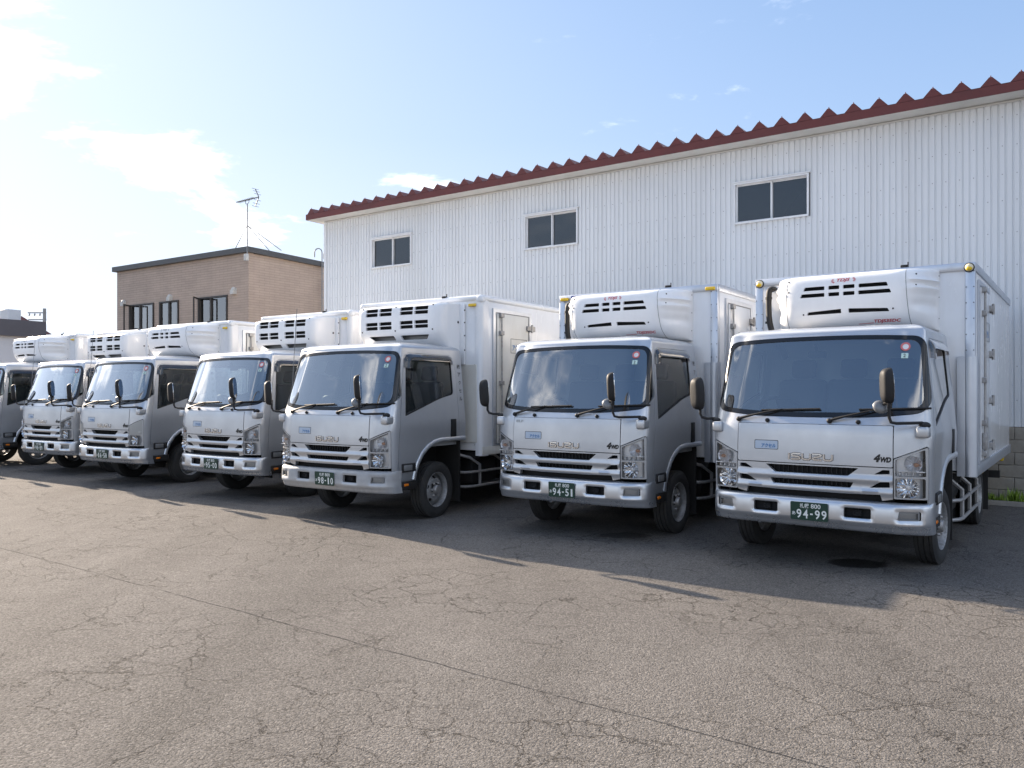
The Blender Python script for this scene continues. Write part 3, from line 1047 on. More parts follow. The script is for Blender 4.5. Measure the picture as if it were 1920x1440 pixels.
def spline(pts, n=14):
    P = [Vector(p) for p in pts]
    P = [P[0] * 2 - P[1]] + P + [P[-1] * 2 - P[-2]]
    out = []
    for i in range(1, len(P) - 2):
        a, b, c, d = P[i - 1:i + 3]
        for k in range(n):
            t = k / n
            out.append(0.5 * ((2 * b) + (c - a) * t + (2 * a - 5 * b + 4 * c - d) * t * t + (3 * b - a - 3 * c + d) * t ** 3))
    out.append(P[-2])
    return out


class Shell:
    """half contour (x, y) swept over height; mapped by arc length s and height z"""

    def __init__(self, cont, width, front, lean):
        q = spline(cont)
        self.CX = np.maximum.accumulate(np.array([p.x for p in q]) + np.arange(len(q)) * 1e-7)
        self.CY = np.maximum.accumulate(np.array([p.y for p in q]) + np.arange(len(q)) * 1e-7)
        d = np.hypot(np.diff(self.CX), np.diff(self.CY))
        self.S = np.concatenate([[0], np.cumsum(d)])
        self.width, self.front, self.lean = width, front, lean
        self.end = self.S[-1]
        self.G = np.array([lean(c) for c in self.CY])

    def at(self, s, z):
        a = abs(s)
        cx = float(np.interp(a, self.S, self.CX))
        cy = float(np.interp(a, self.S, self.CY))
        return Vector((math.copysign(cx, s) * self.width(z), cy + self.front(z) * self.lean(cy), z))

    def map(self, off=0.0):
        def fn(s, z, d):
            p = self.at(s, z)
            o = off + d
            if abs(o) > 1e-9:
                e = 0.004
                n = (self.at(s + e, z) - self.at(s - e, z)).cross(self.at(s, z + e) - self.at(s, z - e))
                if n.length > 1e-12:
                    p = p + n.normalized() * o
            return tuple(p)
        return fn

    def fx(self, x, z):
        w = self.width(z)
        return (math.copysign(float(np.interp(abs(x), self.CX * w, self.S)), x), z)

    def fy(self, y, z, sg=1):
        return (sg * float(np.interp(y, self.CY + self.front(z) * self.G, self.S)), z)

    def xs(self, pts, step=0.03):
        return [self.fx(*p) for p in densify(pts, step)]

    def ys(self, pts, sg=1, step=0.03):
        return [self.fy(p[0], p[1], sg) for p in densify(pts, step)]


def table(pts):
    X, Y = [p[0] for p in pts], [p[1] for p in pts]
    return lambda z: float(np.interp(z, X, Y))


def smooth_table(pts):
    q = spline(pts, 10)
    X, Y = np.array([p.x for p in q]), np.array([p.y for p in q])
    return lambda z: float(np.interp(z, X, Y))


_w = smooth_table([(0.3, 0.972), (0.7, 0.974), (1.0, 0.974), (1.22, 0.980), (1.34, 0.970), (1.6, 0.945), (2.0, 0.905), (2.2, 0.882)])
_f = smooth_table([(0.40, 0.06), (0.66, 0.042), (0.97, 0.03), (1.25, 0.042), (1.34, 0.056), (1.40, 0.084), (1.6, 0.152), (1.9, 0.256), (2.12, 0.332), (2.20, 0.368)])


def _lean(c):
    if c < 0.05:
        return 1.0
    if c < 0.28:
        return 1.0 - 0.60 * (c - 0.05) / 0.23
    return max(0.0, 0.40 * (1 - (c - 0.28) / 0.75))


CAB = Shell([(0, 0), (0.35, 0.006), (0.68, 0.022), (0.80, 0.045), (0.89, 0.085), (0.94, 0.125), (0.96, 0.18), (0.968, 0.28), (0.970, 0.6), (0.970, 1.1), (0.970, 1.62)],
            lambda z: _w(z) / 0.970, _f, _lean)
cabm = CAB.map

WSCREEN = rpoly([(-0.955, 1.452), (-0.55, 1.405), (0.0, 1.396), (0.55, 1.405), (0.955, 1.452), (0.885, 2.122), (0.45, 2.145), (0.0, 2.150), (-0.45, 2.145), (-0.885, 2.122)],
                [0.13, 0.3, 0.3, 0.3, 0.13, 0.10, 0.3, 0.3, 0.3, 0.10], 8)
WIN = rpoly([(0.392, 1.325), (1.13, 1.545), (1.395, 1.592), (1.392, 2.055), (0.475, 2.055)], [0.02, 0.3, 0.05, 0.07, 0.08], 6)
ARCH = [(0.575, 0.53), (0.60, 0.62), (0.655, 0.73), (0.735, 0.83), (0.84, 0.905), (0.96, 0.955), (1.10, 0.975)]
DOOR = [(0.272, 0.54), (0.555, 0.54)] + [(y - 0.018, z + 0.012) for y, z in ARCH[1:]] + [(1.475, 0.987), (1.478, 1.9), (1.44, 2.06), (1.37, 2.108),
        (0.53, 2.108), (0.455, 2.07), (0.425, 1.95), (0.375, 1.70), (0.318, 1.40), (0.282, 1.10), (0.270, 0.8)]


def grow(poly, d):
    """offset a polygon outward by d"""
    n = len(poly)
    ar = sum(poly[i][0] * poly[(i + 1) % n][1] - poly[(i + 1) % n][0] * poly[i][1] for i in range(n))
    sg = 1 if ar > 0 else -1
    out = []
    for i in range(n):
        a, b, c = Vector(poly[i - 1]), Vector(poly[i]), Vector(poly[(i + 1) % n])
        t = (c - a)
        if t.length < 1e-9:
            out.append(tuple(b))
            continue
        t.normalize()
        out.append((b.x + sg * d * t.y, b.y - sg * d * t.x))
    return out


def cab_shell(lining=False):
    mb = MB()
    right = [(0.0, 1.336), (0.690, 1.336), (0.690, 1.054), (0.938, 1.162), (0.951, 1.145), (0.951, 0.62)]
    rs = [CAB.fx(*p) for p in densify(right, 0.03, False)]
    side = [(0.30, 0.53)] + ARCH + [(1.62, 0.978), (1.62, 2.17)]
    rs += [CAB.fy(*p) for p in densify(side, 0.03, False)]
    if lining:
        rs = [CAB.fx(*p) for p in densify([(0.0, 1.25), (0.955, 1.25)], 0.05, False)] + [CAB.fy(*p) for p in densify([(0.35, 0.9), (1.60, 0.98), (1.60, 2.17)], 0.05, False)]
    outer = [(0.0, rs[0][1])] + rs[1:] + [(-s, z) for s, z in rs[:0:-1]]
    holes = [CAB.xs(grow(WSCREEN, 0.004))]
    for sg in (1, -1):
        holes.append(CAB.ys(grow(WIN if lining else DOOR, 0.03 if lining else 0.005), sg))
    fm = CAB.map(-0.05 if lining else 0.0)
    mb.patch(outer, holes, fm, 0.06 if lining else 0.045, 0.0 if lining else 0.022, edge=0.03)
    # rear wall
    zs = np.linspace(0.978, 2.17, 14)
    ins = 0.03 if lining else 0.0
    pr = [(_w(z) - ins * 1.6, 1.62 - ins, z) for z in zs]
    pl = [(-p[0], p[1], p[2]) for p in pr]
    n = len(pr)
    mb.add(pr + pl, [(i, i + 1, n + i + 1, n + i) for i in range(n - 1)])
    # roof
    ring = [CAB.at(s, 2.17) for s in np.linspace(-CAB.end, CAB.end, 91)]
    ring += [Vector((x, 1.62, 2.17)) for x in np.linspace(ring[-1].x, ring[0].x, 12)[1:-1]]
    rings = []
    for th in np.linspace(0, math.pi / 2, 9):
        rings.append((0.17 * (1 - math.cos(th)), 2.17 + (0.072 if not lining else 0.03) * math.sin(th)))
    for t in (0.35, 0.7, 1.0):
        rings.append((0.17 + 0.50 * t, rings[8][1] + (0.016 if not lining else 0.0) * math.sin(t * math.pi / 2)))
    v, f = [], []
    m = len(ring)
    for d, z in rings:
        for p in ring:
            kx, ky = max(0.02, 1 - d / 0.90), max(0.02, 1 - d / 0.68)
            v.append((p.x * kx * (0.95 if lining else 1), 0.98 + (p.y - 0.98) * ky * (0.95 if lining else 1), z - (0.03 if lining else 0)))
    for i in range(len(rings) - 1):
        for k in range(m):
            f.append((i * m + k, i * m + (k + 1) % m, (i + 1) * m + (k + 1) % m, (i + 1) * m + k))
    f.append(tuple(range((len(rings) - 1) * m, len(rings) * m)))
    mb.add(v, f)
    if lining:
        mb.box(-0.9, 0.9, 0.3, 1.58, 0.92, 0.96)
    return mb


def roof_crown():
    """the raised middle of the cab roof"""
    mb = MB()
    out = rpoly([(-0.66, 0.47), (0.66, 0.47), (0.72, 1.5), (-0.72, 1.5)], 0.12, 6)
    rings = [(0.0, 2.215), (0.012, 2.235), (0.05, 2.262), (0.14, 2.276), (0.32, 2.284)]
    v, f = [], []
    n = len(out)
    for d, z in rings:
        for x, y in out:
            zz = z - max(0, 0.75 - y) * 0.10 * (1 if d < 0.3 else 0.6)
            v.append((x * (1 - d / 0.7), 0.98 + (y - 0.98) * (1 - d / 0.52), zz))
    for i in range(len(rings) - 1):
        for k in range(n):
            f.append((i * n + k, i * n + (k + 1) % n, (i + 1) * n + (k + 1) % n, (i + 1) * n + k))
    f.append(tuple(range((len(rings) - 1) * n, len(rings) * n)))
    return mb.add(v, f)


def windscreen_frit():
    inner = []
    cx, cz = 0.0, 1.77
    for x, z in WSCREEN:
        inner.append((x * 0.957, cz + (z - cz) * (0.91 if z > cz else 0.885)))
    return MB().patch(CAB.xs(WSCREEN), [CAB.xs(inner)], CAB.map(0.002), 0.03, 0.008, edge=0.02)


def door_mesh():
    return MB().patch(CAB.ys(rpoly(DOOR, 0.012, 2)), [CAB.ys(WIN)], CAB.map(0.001), 0.045, 0.025, edge=0.03)


def fender_lip():
    """flared lip round the wheel arch"""
    mb = MB()
    path = densify(ARCH + [(1.62, 0.978)], 0.04, False)
    prof = [(0.0, 0.002), (0.003, 0.012), (0.018, 0.016), (0.048, 0.012), (0.058, 0.001)]
    v, f = [], []
    for i, (y, z) in enumerate(path):
        a, b = path[max(0, i - 1)], path[min(len(path) - 1, i + 1)]
        t = Vector((b[0] - a[0], b[1] - a[1])).normalized()
        n = Vector((-t.y, t.x))
        for d, o in prof:
            q = (y + n.x * d, z + n.y * d)
            s = CAB.fy(*q)
            v.append(CAB.map(0.0)(s[0], s[1], o))
    m = len(prof)
    for i in range(len(path) - 1):
        for k in range(m - 1):
            f.append((i * m + k, i * m + k + 1, (i + 1) * m + k + 1, (i + 1) * m + k))
    return mb.add(v, f)


def arch_liner():
    mb = MB()
    path = densify(ARCH + [(1.62, 0.978)], 0.06, False)
    v = []
    for y, z in path:
        v += [(0.955, y, z + 0.002), (0.55, y, z + 0.002)]
    mb.add(v, [(2 * i, 2 * i + 1, 2 * i + 3, 2 * i + 2) for i in range(len(path) - 1)])
    mb.box(0.50, 0.55, 0.45, 1.62, 0.4, 0.98)
    mb.box(0.50, 0.95, 1.52, 1.545, 0.16, 0.97)     # mud flap behind the front wheel
    return mb


HOOD = rpoly([(-0.683, 0.976), (0.683, 0.976), (0.683, 1.331), (-0.683, 1.331)], 0.012, 2)
GS = [rpoly([(-0.410, 0.956), (-0.322, 0.884), (0.322, 0.884), (0.410, 0.956)], 0.008, 2),
      rpoly([(-0.368, 0.829), (-0.340, 0.779), (0.340, 0.779), (0.368, 0.829)], 0.008, 2)]
for _s in (-1, 1):
    GS.append(rpoly([(_s * p[0], p[1]) for p in ((0.535, 0.908), (0.605, 0.951), (0.660, 0.951), (0.660, 0.917))], 0.006, 2))
    GS.append(rpoly([(_s * p[0], p[1]) for p in ((0.500, 0.790), (0.585, 0.846), (0.660, 0.850), (0.660, 0.800))], 0.006, 2))


def grille_bars():
    outer = [(-0.684, 0.70), (-0.60, 0.682), (-0.585, 0.735), (-0.30, 0.727), (0.30, 0.727), (0.585, 0.735), (0.60, 0.682), (0.684, 0.70), (0.684, 0.968), (-0.684, 0.968)]

    def fm(s, z, d):
        # each bar is a shallow prow between two slots
        bump = 0.016 * max(0.0, 1 - ((z - 0.858) / 0.032) ** 2) + 0.016 * max(0.0, 1 - ((z - 0.752) / 0.03) ** 2)
        p = CAB.map(0.004)(s, z, d)
        return (p[0], p[1] - bump, p[2])
    return MB().patch(CAB.xs(outer), [CAB.xs(g) for g in GS], fm, 0.022, 0.05, (0, 1, 0), edge=0.02)


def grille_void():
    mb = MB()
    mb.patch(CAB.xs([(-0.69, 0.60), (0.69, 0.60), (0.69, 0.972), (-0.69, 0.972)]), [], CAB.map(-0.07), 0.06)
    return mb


def grille_fins():
    mb = MB()
    for i in range(-9, 10):
        x = i * 0.043
        y = CAB.at(CAB.fx(x, 0.85)[0], 0.85).y
        if abs(x) < 0.39:
            mb.box(x - 0.003, x + 0.003, y + 0.05, y + 0.068, 0.888, 0.952)
        if abs(x) < 0.35:
            mb.box(x - 0.003, x + 0.003, y + 0.05, y + 0.068, 0.783, 0.826)
    return mb


LAMP = [(0.692, 0.704), (0.692, 1.046), (0.940, 1.152), (0.946, 1.135), (0.944, 0.704)]
LAMP_UP = rpoly([(0.703, 0.900), (0.703, 1.040), (0.925, 1.133), (0.930, 0.900)], 0.012, 3)
LAMP_LO = rpoly([(0.703, 0.716), (0.703, 0.884), (0.928, 0.884), (0.926, 0.716)], 0.015, 3)


def lamp_frame():
    return MB().patch(CAB.xs(rpoly(LAMP, 0.008, 2)), [CAB.xs(LAMP_UP), CAB.xs(LAMP_LO)], CAB.map(0.0), 0.02, 0.06, (0, 1, 0), edge=0.02)


def lamp_bucket():
    mb = MB()
    mb.patch(CAB.xs(LAMP), [], CAB.map(-0.062), 0.04)
    for x in (0.735, 0.785, 0.835, 0.885):     # ticks under the indicator
        y = CAB.at(CAB.fx(x, 0.92)[0], 0.92).y
        mb.rbox(x - 0.008, x + 0.008, y + 0.012, y + 0.06, 0.906, 0.934, 0.003, 1)
    y = CAB.at(CAB.fx(0.82, 0.94)[0], 0.94).y
    mb.box(0.705, 0.925, y + 0.02, y + 0.06, 0.940, 0.946)
    return mb


def bowl(x, z, r, dep, yoff, ribs=0):
    mb = MB()
    y = CAB.at(CAB.fx(x, z)[0], z).y + yoff
    prof = [(r * t, y + dep * (1 - t * t)) for t in (1.0, 0.9, 0.78, 0.64, 0.5, 0.35, 0.22)]
    n = 40
    v, f = [], []
    for i, (rr, yy) in enumerate(prof):
        for k in range(n):
            a = 2 * math.pi * k / n
            fac = 0.006 * (1 if (k // 2) % 2 else -1) * (rr / r)     # facets of the reflector
            v.append((x + rr * math.cos(a), yy + fac, z + rr * math.sin(a)))
    for i in range(len(prof) - 1):
        for k in range(n):
            f.append((i * n + k, i * n + (k + 1) % n, (i + 1) * n + (k + 1) % n, (i + 1) * n + k))
    return mb.add(v, f)


BUMP = Shell([(0, 0), (0.45, 0.006), (0.70, 0.024), (0.84, 0.062), (0.92, 0.115), (0.962, 0.175), (0.976, 0.225), (0.980, 0.275)],
             lambda z: 1.0, smooth_table([(0.395, 0.060), (0.405, 0.044), (0.43, 0.030), (0.462, 0.020), (0.470, 0.006), (0.480, -0.004), (0.55, -0.006), (0.62, 0.0), (0.65, 0.010), (0.664, 0.026), (0.670, 0.060)]), lambda c: max(0.15, 1 - c / 0.5))
HOOKS = [rpoly([(s * 0.292, 0.517), (s * 0.516, 0.517), (s * 0.516, 0.606), (s * 0.292, 0.606)], 0.016, 4) for s in (1, -1)]
FOGS = [rpoly([(s * 0.722, 0.522), (s * 0.897, 0.526), (s * 0.897, 0.602), (s * 0.735, 0.602)], 0.014, 4) for s in (1, -1)]


def bumper_skin():
    rs = [(0.0, 0.397), (BUMP.end, 0.397), (BUMP.end, 0.670), (0.0, 0.670)]
    outer = [(-BUMP.end, 0.397), (BUMP.end, 0.397), (BUMP.end, 0.668), (-BUMP.end, 0.668)]
    pk = [grow(h, 0.016) for h in HOOKS + FOGS]

    def fm(s, z, d):
        p = BUMP.map(0.0)(s, z, d)
        # soft dished edges round the openings
        q = 0.0
        for x0, x1, z0, z1 in ((0.292, 0.516, 0.517, 0.606), (0.722, 0.897, 0.522, 0.602)):
            dx = max(x0 - abs(p[0]), abs(p[0]) - x1, 0)
            dz = max(z0 - z, z - z1, 0)
            q = max(q, 1 - math.hypot(dx, dz) / 0.024)
        q = max(0.0, q)
        return (p[0], p[1] + 0.012 * q * q * (3 - 2 * q), p[2])
    mb = MB().patch(outer, [BUMP.xs(h) for h in HOOKS + FOGS], fm, 0.022, 0.035, (0, 1, 0), edge=0.02)
    # top shelf back under the grille
    v, f = [], []
    ss = np.linspace(-BUMP.end, BUMP.end, 61)
    for s in ss:
        p = BUMP.at(s, 0.668)
        v += [tuple(p), (p.x * 0.99, p.y + 0.022, 0.6705)]
    f = [(2 * i, 2 * i + 1, 2 * i + 3, 2 * i + 2) for i in range(len(ss) - 1)]
    mb.add(v, f)
    return mb


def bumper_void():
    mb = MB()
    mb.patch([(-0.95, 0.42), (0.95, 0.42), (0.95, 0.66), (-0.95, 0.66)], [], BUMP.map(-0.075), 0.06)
    for s in (1, -1):      # towing eyes
        mb.rbox(s * 0.40 - 0.035, s * 0.40 + 0.035, 0.045, 0.08, 0.53, 0.59, 0.012)
        mb.tube([(s * 0.40 + 0.03 * math.cos(a), 0.042, 0.56 + 0.02 * math.sin(a)) for a in np.linspace(0, 6.28, 13)], 0.006, 6)
    return mb


def tyre(inner=-0.2, tread=True):
    mb = MB()
    h = 0.098
    prof = [(0.218, -h * 0.82), (0.25, -h * 0.98), (0.30, -h), (0.335, -h * 0.93), (0.352, -h * 0.80)]
    for a, b in ((-0.80, -0.52), (-0.44, -0.08), (0.08, 0.44), (0.52, 0.80)):
        prof += [(0.360, h * a), (0.361, h * b), (0.350, h * (b + 0.01)), (0.350, h * (b + 0.07))]
    prof = prof[:-2] + [(0.352, h * 0.80), (0.335, h * 0.93), (0.30, h), (0.25, h * 0.98), (0.218, h * 0.82)]
    return mb.lathe(prof, 56, axis='x')


def rim_front():
    """steel disc wheel with oval hand holes, hub flange and nuts"""
    mb = MB()
    mb.lathe([(0.218, -0.08), (0.222, -0.07), (0.232, 0.078), (0.224, 0.088), (0.212, 0.076), (0.206, 0.02)], 48, axis='x')
    rp = [(0.0, 0.070), (0.055, 0.070), (0.06, 0.052), (0.105, 0.048), (0.12, 0.056), (0.15, 0.046), (0.18, 0.010), (0.208, -0.004)]
    pf = smooth_table(rp)
    outer = [(0.207 * math.cos(a), 0.207 * math.sin(a)) for a in np.linspace(0, 2 * math.pi, 61)[:-1]]
    holes = []
    for i in range(5):
        a0 = 2 * math.pi * (i + 0.25) / 5
        holes.append([(0.158 * math.cos(a0) + 0.021 * math.cos(t) * math.cos(a0) - 0.032 * math.sin(t) * math.sin(a0),
                       0.158 * math.sin(a0) + 0.021 * math.cos(t) * math.sin(a0) + 0.032 * math.sin(t) * math.cos(a0)) for t in np.linspace(0, 2 * math.pi, 15)[:-1]])
    mb.patch(outer, holes, lambda u, v, d: (pf(math.hypot(u, v)) + d, u, v), 0.018, 0.008, (-1, 0, 0), edge=0.018)
    return mb


def hub_front(prou=0.02):
    mb = MB()
    mb.lathe([(0.060, 0.05), (0.058, 0.070 + prou), (0.048, 0.082 + prou), (0.0, 0.084 + prou)], 24, axis='x')
    for i in range(6):
        a = 2 * math.pi * i / 6
        c = (0.0, 0.088 * math.cos(a), 0.088 * math.sin(a))
        mb.lathe([(0.017, 0.045), (0.017, 0.072), (0.010, 0.080), (0.0, 0.08)], 6, org=c, axis='x')
    return mb


def rim_rear():
    mb = MB()
    mb.lathe([(0.218, -0.08), (0.232, 0.078), (0.224, 0.088), (0.205, 0.07), (0.19, -0.03), (0.12, -0.05), (0.085, -0.05), (0.085, 0.03), (0.06, 0.05), (0.0, 0.05)], 40, axis='x')
    return mb


def wheels(t):
    ty = M('tyre', 'tyre_rubber', tyre, 40)
    st = R(random.Random(int(t.location.y * 77)).uniform(-4, 4))
    for sg in (1, -1):
        w = part('wheel', ty, t, (sg * 0.838, 1.075, 0.358), (0, 0, st), (sg, 1, 1))
        part('rim', M('rim', 'wheel_paint', rim_front, 40), w)
        part('hub', M('hub', 'old_steel', hub_front), w)
    for sg in (1, -1):
        for x in (0.86, 0.62):
            w = part('wheel', ty, t, (sg * x, 3.90, 0.358), None, (sg, 1, 1))
            part('rim', M('rear_rim', 'wheel_paint', rim_rear, 40), w)


def chassis():
    mb = MB()
    for s in (-1, 1):
        mb.box(s * 0.42 - 0.035, s * 0.42 + 0.035, 0.35, 5.9, 0.50, 0.70)
    mb.box(-0.9, 0.9, 1.0, 1.15, 0.33, 0.44)
    mb.box(-0.9, 0.9, 3.83, 3.97, 0.30, 0.42)
    mb.ellipsoid((0, 3.9, 0.36), 0.2, 0.2, 0.17)
    mb.box(-0.35, 0.35, 0.5, 1.5, 0.34, 0.62)
    for y in (1.9, 2.6, 3.3, 4.6, 5.5):
        mb.box(-0.98, 0.98, y - 0.04, y + 0.04, 0.70, 0.785)
    mb.rbox(0.50, 0.86, 1.95, 2.55, 0.34, 0.68, 0.04)      # battery box
    mb.rbox(-0.88, -0.48, 1.9, 3.0, 0.34, 0.68, 0.05)      # fuel tank
    mb.rbox(0.48, 0.80, 2.65, 3.25, 0.40, 0.66, 0.06)
    for s in (-1, 1):
        mb.box(s * 0.75 - 0.24, s * 0.75 + 0.24, 4.40, 4.42, 0.12, 0.72)
    mb.box(-1.0, 1.0, 5.82, 5.90, 0.40, 0.50)
    mb.box(-0.9, 0.9, 0.42, 0.5, 0.42, 0.60)
    mb.box(-0.95, 0.95, 0.20, 0.44, 0.42, 0.64)
    return mb


def side_guard():
    mb = MB()
    for z in (0.53, 0.335):
        pts = [(0.80, 1.62, z), (0.93, 1.66, z), (0.985, 1.76, z), (1.0, 1.9, z), (1.0, 3.32, z)]
        mb.tube(pts, 0.019, 8)
    for y in (1.95, 2.55, 3.2):
        mb.tube([(0.74, y - 0.32, 0.79), (0.90, y - 0.12, 0.72), (0.985, y, 0.62), (0.985, y, 0.33)], 0.022, 6)
    return mb


def step_plate():
    mb = MB()
    mb.rbox(0.70, 0.972, 0.24, 0.62, 0.425, 0.535, 0.012)
    return mb


def interior_dash():
    mb = MB()
    mb.rbox(-0.88, 0.88, 0.20, 0.50, 1.02, 1.37, 0.05, 3)
    mb.rbox(-0.66, -0.26, 0.33, 0.54, 1.28, 1.43, 0.05, 3)
    return mb


def steering_wheel():
    mb = MB()
    c = Vector((-0.46, 0.66, 1.44))
    n = Vector((0, 0.62, 0.78)).normalized()
    u = Vector((1, 0, 0))
    w = n.cross(u)
    ring = [c + (u * math.cos(a) + w * math.sin(a)) * 0.205 for a in np.linspace(0, 2 * math.pi, 33)]
    mb.tube(ring, 0.016, 8, cap=False)
    for a in (-0.2, math.pi + 0.2, math.pi * 1.5):
        mb.tube([c - n * 0.03, c + (u * math.cos(a) + w * math.sin(a)) * 0.205], 0.017, 6)
    mb.ellipsoid(c - n * 0.02, 0.07, 0.06, 0.05)
    mb.tube([c - n * 0.03, c - n * 0.45], 0.035, 8)
    return mb


def seat():
    mb = MB()
    mb.rbox(-0.25, 0.25, 0.82, 1.36, 1.05, 1.20, 0.05, 3)
    bm = MB().rbox(-0.25, 0.25, -0.06, 0.06, 0.0, 0.60, 0.05, 3)
    hd = MB().rbox(-0.13, 0.13, -0.045, 0.045, 0.62, 0.82, 0.04, 3)
    rot = Matrix.Translation((0, 1.30, 1.17)) @ Matrix.Rotation(R(-12), 4, 'X')
    mb.add(bm.v, bm.f, rot)
    mb.add(hd.v, hd.f, rot)
    return mb


def wiper(x0, x1, zt):
    mb = MB()

    def P(x, z, o):
        s = CAB.fx(x, z)
        return CAB.map(o)(s[0], s[1], 0)
    mb.ellipsoid(P(x0, 1.362, 0.012), 0.026, 0.024, 0.024, 12, 8)
    arm = [P(x0 + (x1 - x0) * t, 1.362 + (zt - 1.362) * t, 0.02 + 0.02 * math.sin(t * 3.14)) for t in np.linspace(0, 1, 9)]
    mb.tube(arm, [0.014, 0.013, 0.012, 0.010, 0.009, 0.008, 0.008, 0.007, 0.006], 6)
    b0, b1 = (x1 - 0.20, zt - 0.012), (x1 + 0.34, zt + 0.006)
    bl = [P(b0[0] + (b1[0] - b0[0]) * t, b0[1] + (b1[1] - b0[1]) * t, 0.016) for t in np.linspace(0, 1, 13)]
    mb.tube(bl, 0.0095, 6)
    return mb


def nozzle(x):
    def P(x, z, o):
        s = CAB.fx(x, z)
        return CAB.map(o)(s[0], s[1], 0)
    mb = MB()
    mb.ellipsoid(P(x, 1.358, 0.008), 0.022, 0.018, 0.02, 12, 8)
    return mb


def mirror_base():
    """silver bracket block on the cab corner"""
    return MB().rbox(0.862, 0.962, 0.055, 0.20, 1.235, 1.338, 0.022, 3)


def arm_front():
    mb = MB()
    mb.ellipsoid((0.925, 0.10, 1.345), 0.048, 0.045, 0.030, 14, 8)
    pts = [(0.91, 0.085, 1.366), (0.84, 0.02, 1.364), (0.735, -0.075, 1.362), (0.70, -0.105, 1.372), (0.688, -0.115, 1.41), (0.688, -0.115, 1.56)]
    mb.tube(pts, 0.0135, 8)
    mb.rbox(0.672, 0.702, -0.130, -0.098, 1.49, 1.56, 0.008)
    return mb


def mirror_head(h, w, d):
    """rounded tall housing, its glass facing rearward"""
    mb = MB()
    n, m = 28, 12
    v, f = [], []
    for j in range(m + 1):
        t = j / m
        y = -d * math.sin(t * math.pi / 2)                 # 0 at the glass rim, -d at the back
        k = math.cos(t * math.pi / 2) ** 0.5 if j < m else 0.02
        k = max(k, 0.02)
        for i in range(n):
            a = 2 * math.pi * i / n
            ca, sa = math.cos(a), math.sin(a)
            v.append((w / 2 * k * math.copysign(abs(ca) ** 0.62, ca), y, h / 2 * k ** 0.6 * math.copysign(abs(sa) ** 0.72, sa)))
    for j in range(m):
        for i in range(n):
            f.append((j * n + i, j * n + (i + 1) % n, (j + 1) * n + (i + 1) % n, (j + 1) * n + i))
    f.append(tuple(range(m * n, (m + 1) * n)))
    f.append(tuple(range(n)))
    return mb.add(v, f)


def mirror_glass(h, w):
    mb = MB()
    n = 28
    pts = []
    for i in range(n):
        a = 2 * math.pi * i / n
        ca, sa = math.cos(a), math.sin(a)
        pts.append((w / 2 * 0.88 * math.copysign(abs(ca) ** 0.62, ca), h / 2 * 0.93 * math.copysign(abs(sa) ** 0.72, sa)))
    return mb.prism(pts, lambda u, v, d: (u, d, v), 0.001, 0.006)


def arm_side():
    mb = MB()
    mb.ellipsoid((-0.94, 0.13, 1.345), 0.045, 0.045, 0.030, 14, 8)
    pts = [(-0.95, 0.12, 1.366), (-1.02, 0.08, 1.364), (-1.065, 0.06, 1.376), (-1.08, 0.05, 1.41), (-1.08, 0.05, 1.52)]
    mb.tube(pts, 0.0135, 8)
    return mb


def mirrors(t):
    rv = random.Random(int(t.location.x * 100))
    j1, j2 = rv.uniform(-5, 5), rv.uniform(-5, 5)
    m1 = part('mirror_bracket', M('mirror_base', 'silver_paint', mirror_base), t)
    part('mirror_arm', M('arm_front', 'black_plastic', arm_front), m1)
    h = part('mirror_housing', M('mirror_front', 'black_plastic', lambda: mirror_head(0.305, 0.15, 0.075)), m1, (0.692, -0.10, 1.682), (R(3), R(2), R(-57 + j1)))
    part('mirror_glass', M('mirror_front_glass', 'chrome', lambda: mirror_glass(0.305, 0.15)), m1, (0.692, -0.10, 1.682), (R(3), R(2), R(-57 + j1)))
    part('round_mirror', M('round_mirror', 'grey_trim', lambda: MB().ellipsoid((0, 0, 0), 0.066, 0.03, 0.058, 18, 10)), m1, (0.615, -0.085, 1.500), (R(-20), R(25), R(15)))
    part('round_mirror_stalk', M('round_stalk', 'black_plastic', lambda: MB().tube([(0.688, -0.115, 1.535), (0.65, -0.10, 1.53), (0.62, -0.085, 1.50)], 0.012, 6)), m1)
    m2 = part('mirror_bracket', M('mirror_base', 'silver_paint', mirror_base), t, (0, 0.03, 0), None, (-1, 1, 1))
    part('mirror_arm', M('arm_side', 'black_plastic', lambda: flipx(arm_side())), m2)
    part('mirror_housing', M('mirror_side', 'black_plastic', lambda: mirror_head(0.325, 0.165, 0.075)), m2, (1.085, 0.03, 1.612), (R(3), 0, R(28 + j2)))
    part('mirror_glass', M('mirror_side_glass', 'chrome', lambda: mirror_glass(0.325, 0.165)), m2, (1.085, 0.03, 1.612), (R(3), 0, R(28 + j2)))


def flipx(mb):
    q = MB()
    return q.add([(-x, y, z) for x, y, z in mb.v], [f[::-1] for f in mb.f])


def visor_mesh():
    """smoked rain visor hood over the door window"""
    mb = MB()
    path = densify([(0.425, 1.93), (0.445, 2.03), (0.49, 2.085), (0.56, 2.10), (1.33, 2.10), (1.40, 2.085), (1.43, 2.03), (1.432, 1.985)], 0.05, False)
    v, f = [], []
    prof = [(0.0, 0.004), (0.02, 0.022), (0.05, 0.036), (0.085, 0.042)]
    for i, (y, z) in enumerate(path):
        a, b = path[max(0, i - 1)], path[min(len(path) - 1, i + 1)]
        tt = Vector((b[0] - a[0], b[1] - a[1])).normalized()
        n = Vector((tt.y, -tt.x))
        for d, o in prof:
            q = (y + n.x * d, z + n.y * d)
            s = CAB.fy(*q)
            v.append(CAB.map(0.0)(s[0], s[1], o))
    m = len(prof)
    for i in range(len(path) - 1):
        for k in range(m - 1):
            f.append((i * m + k, i * m + k + 1, (i + 1) * m + k + 1, (i + 1) * m + k))
    return mb.add(v, f)


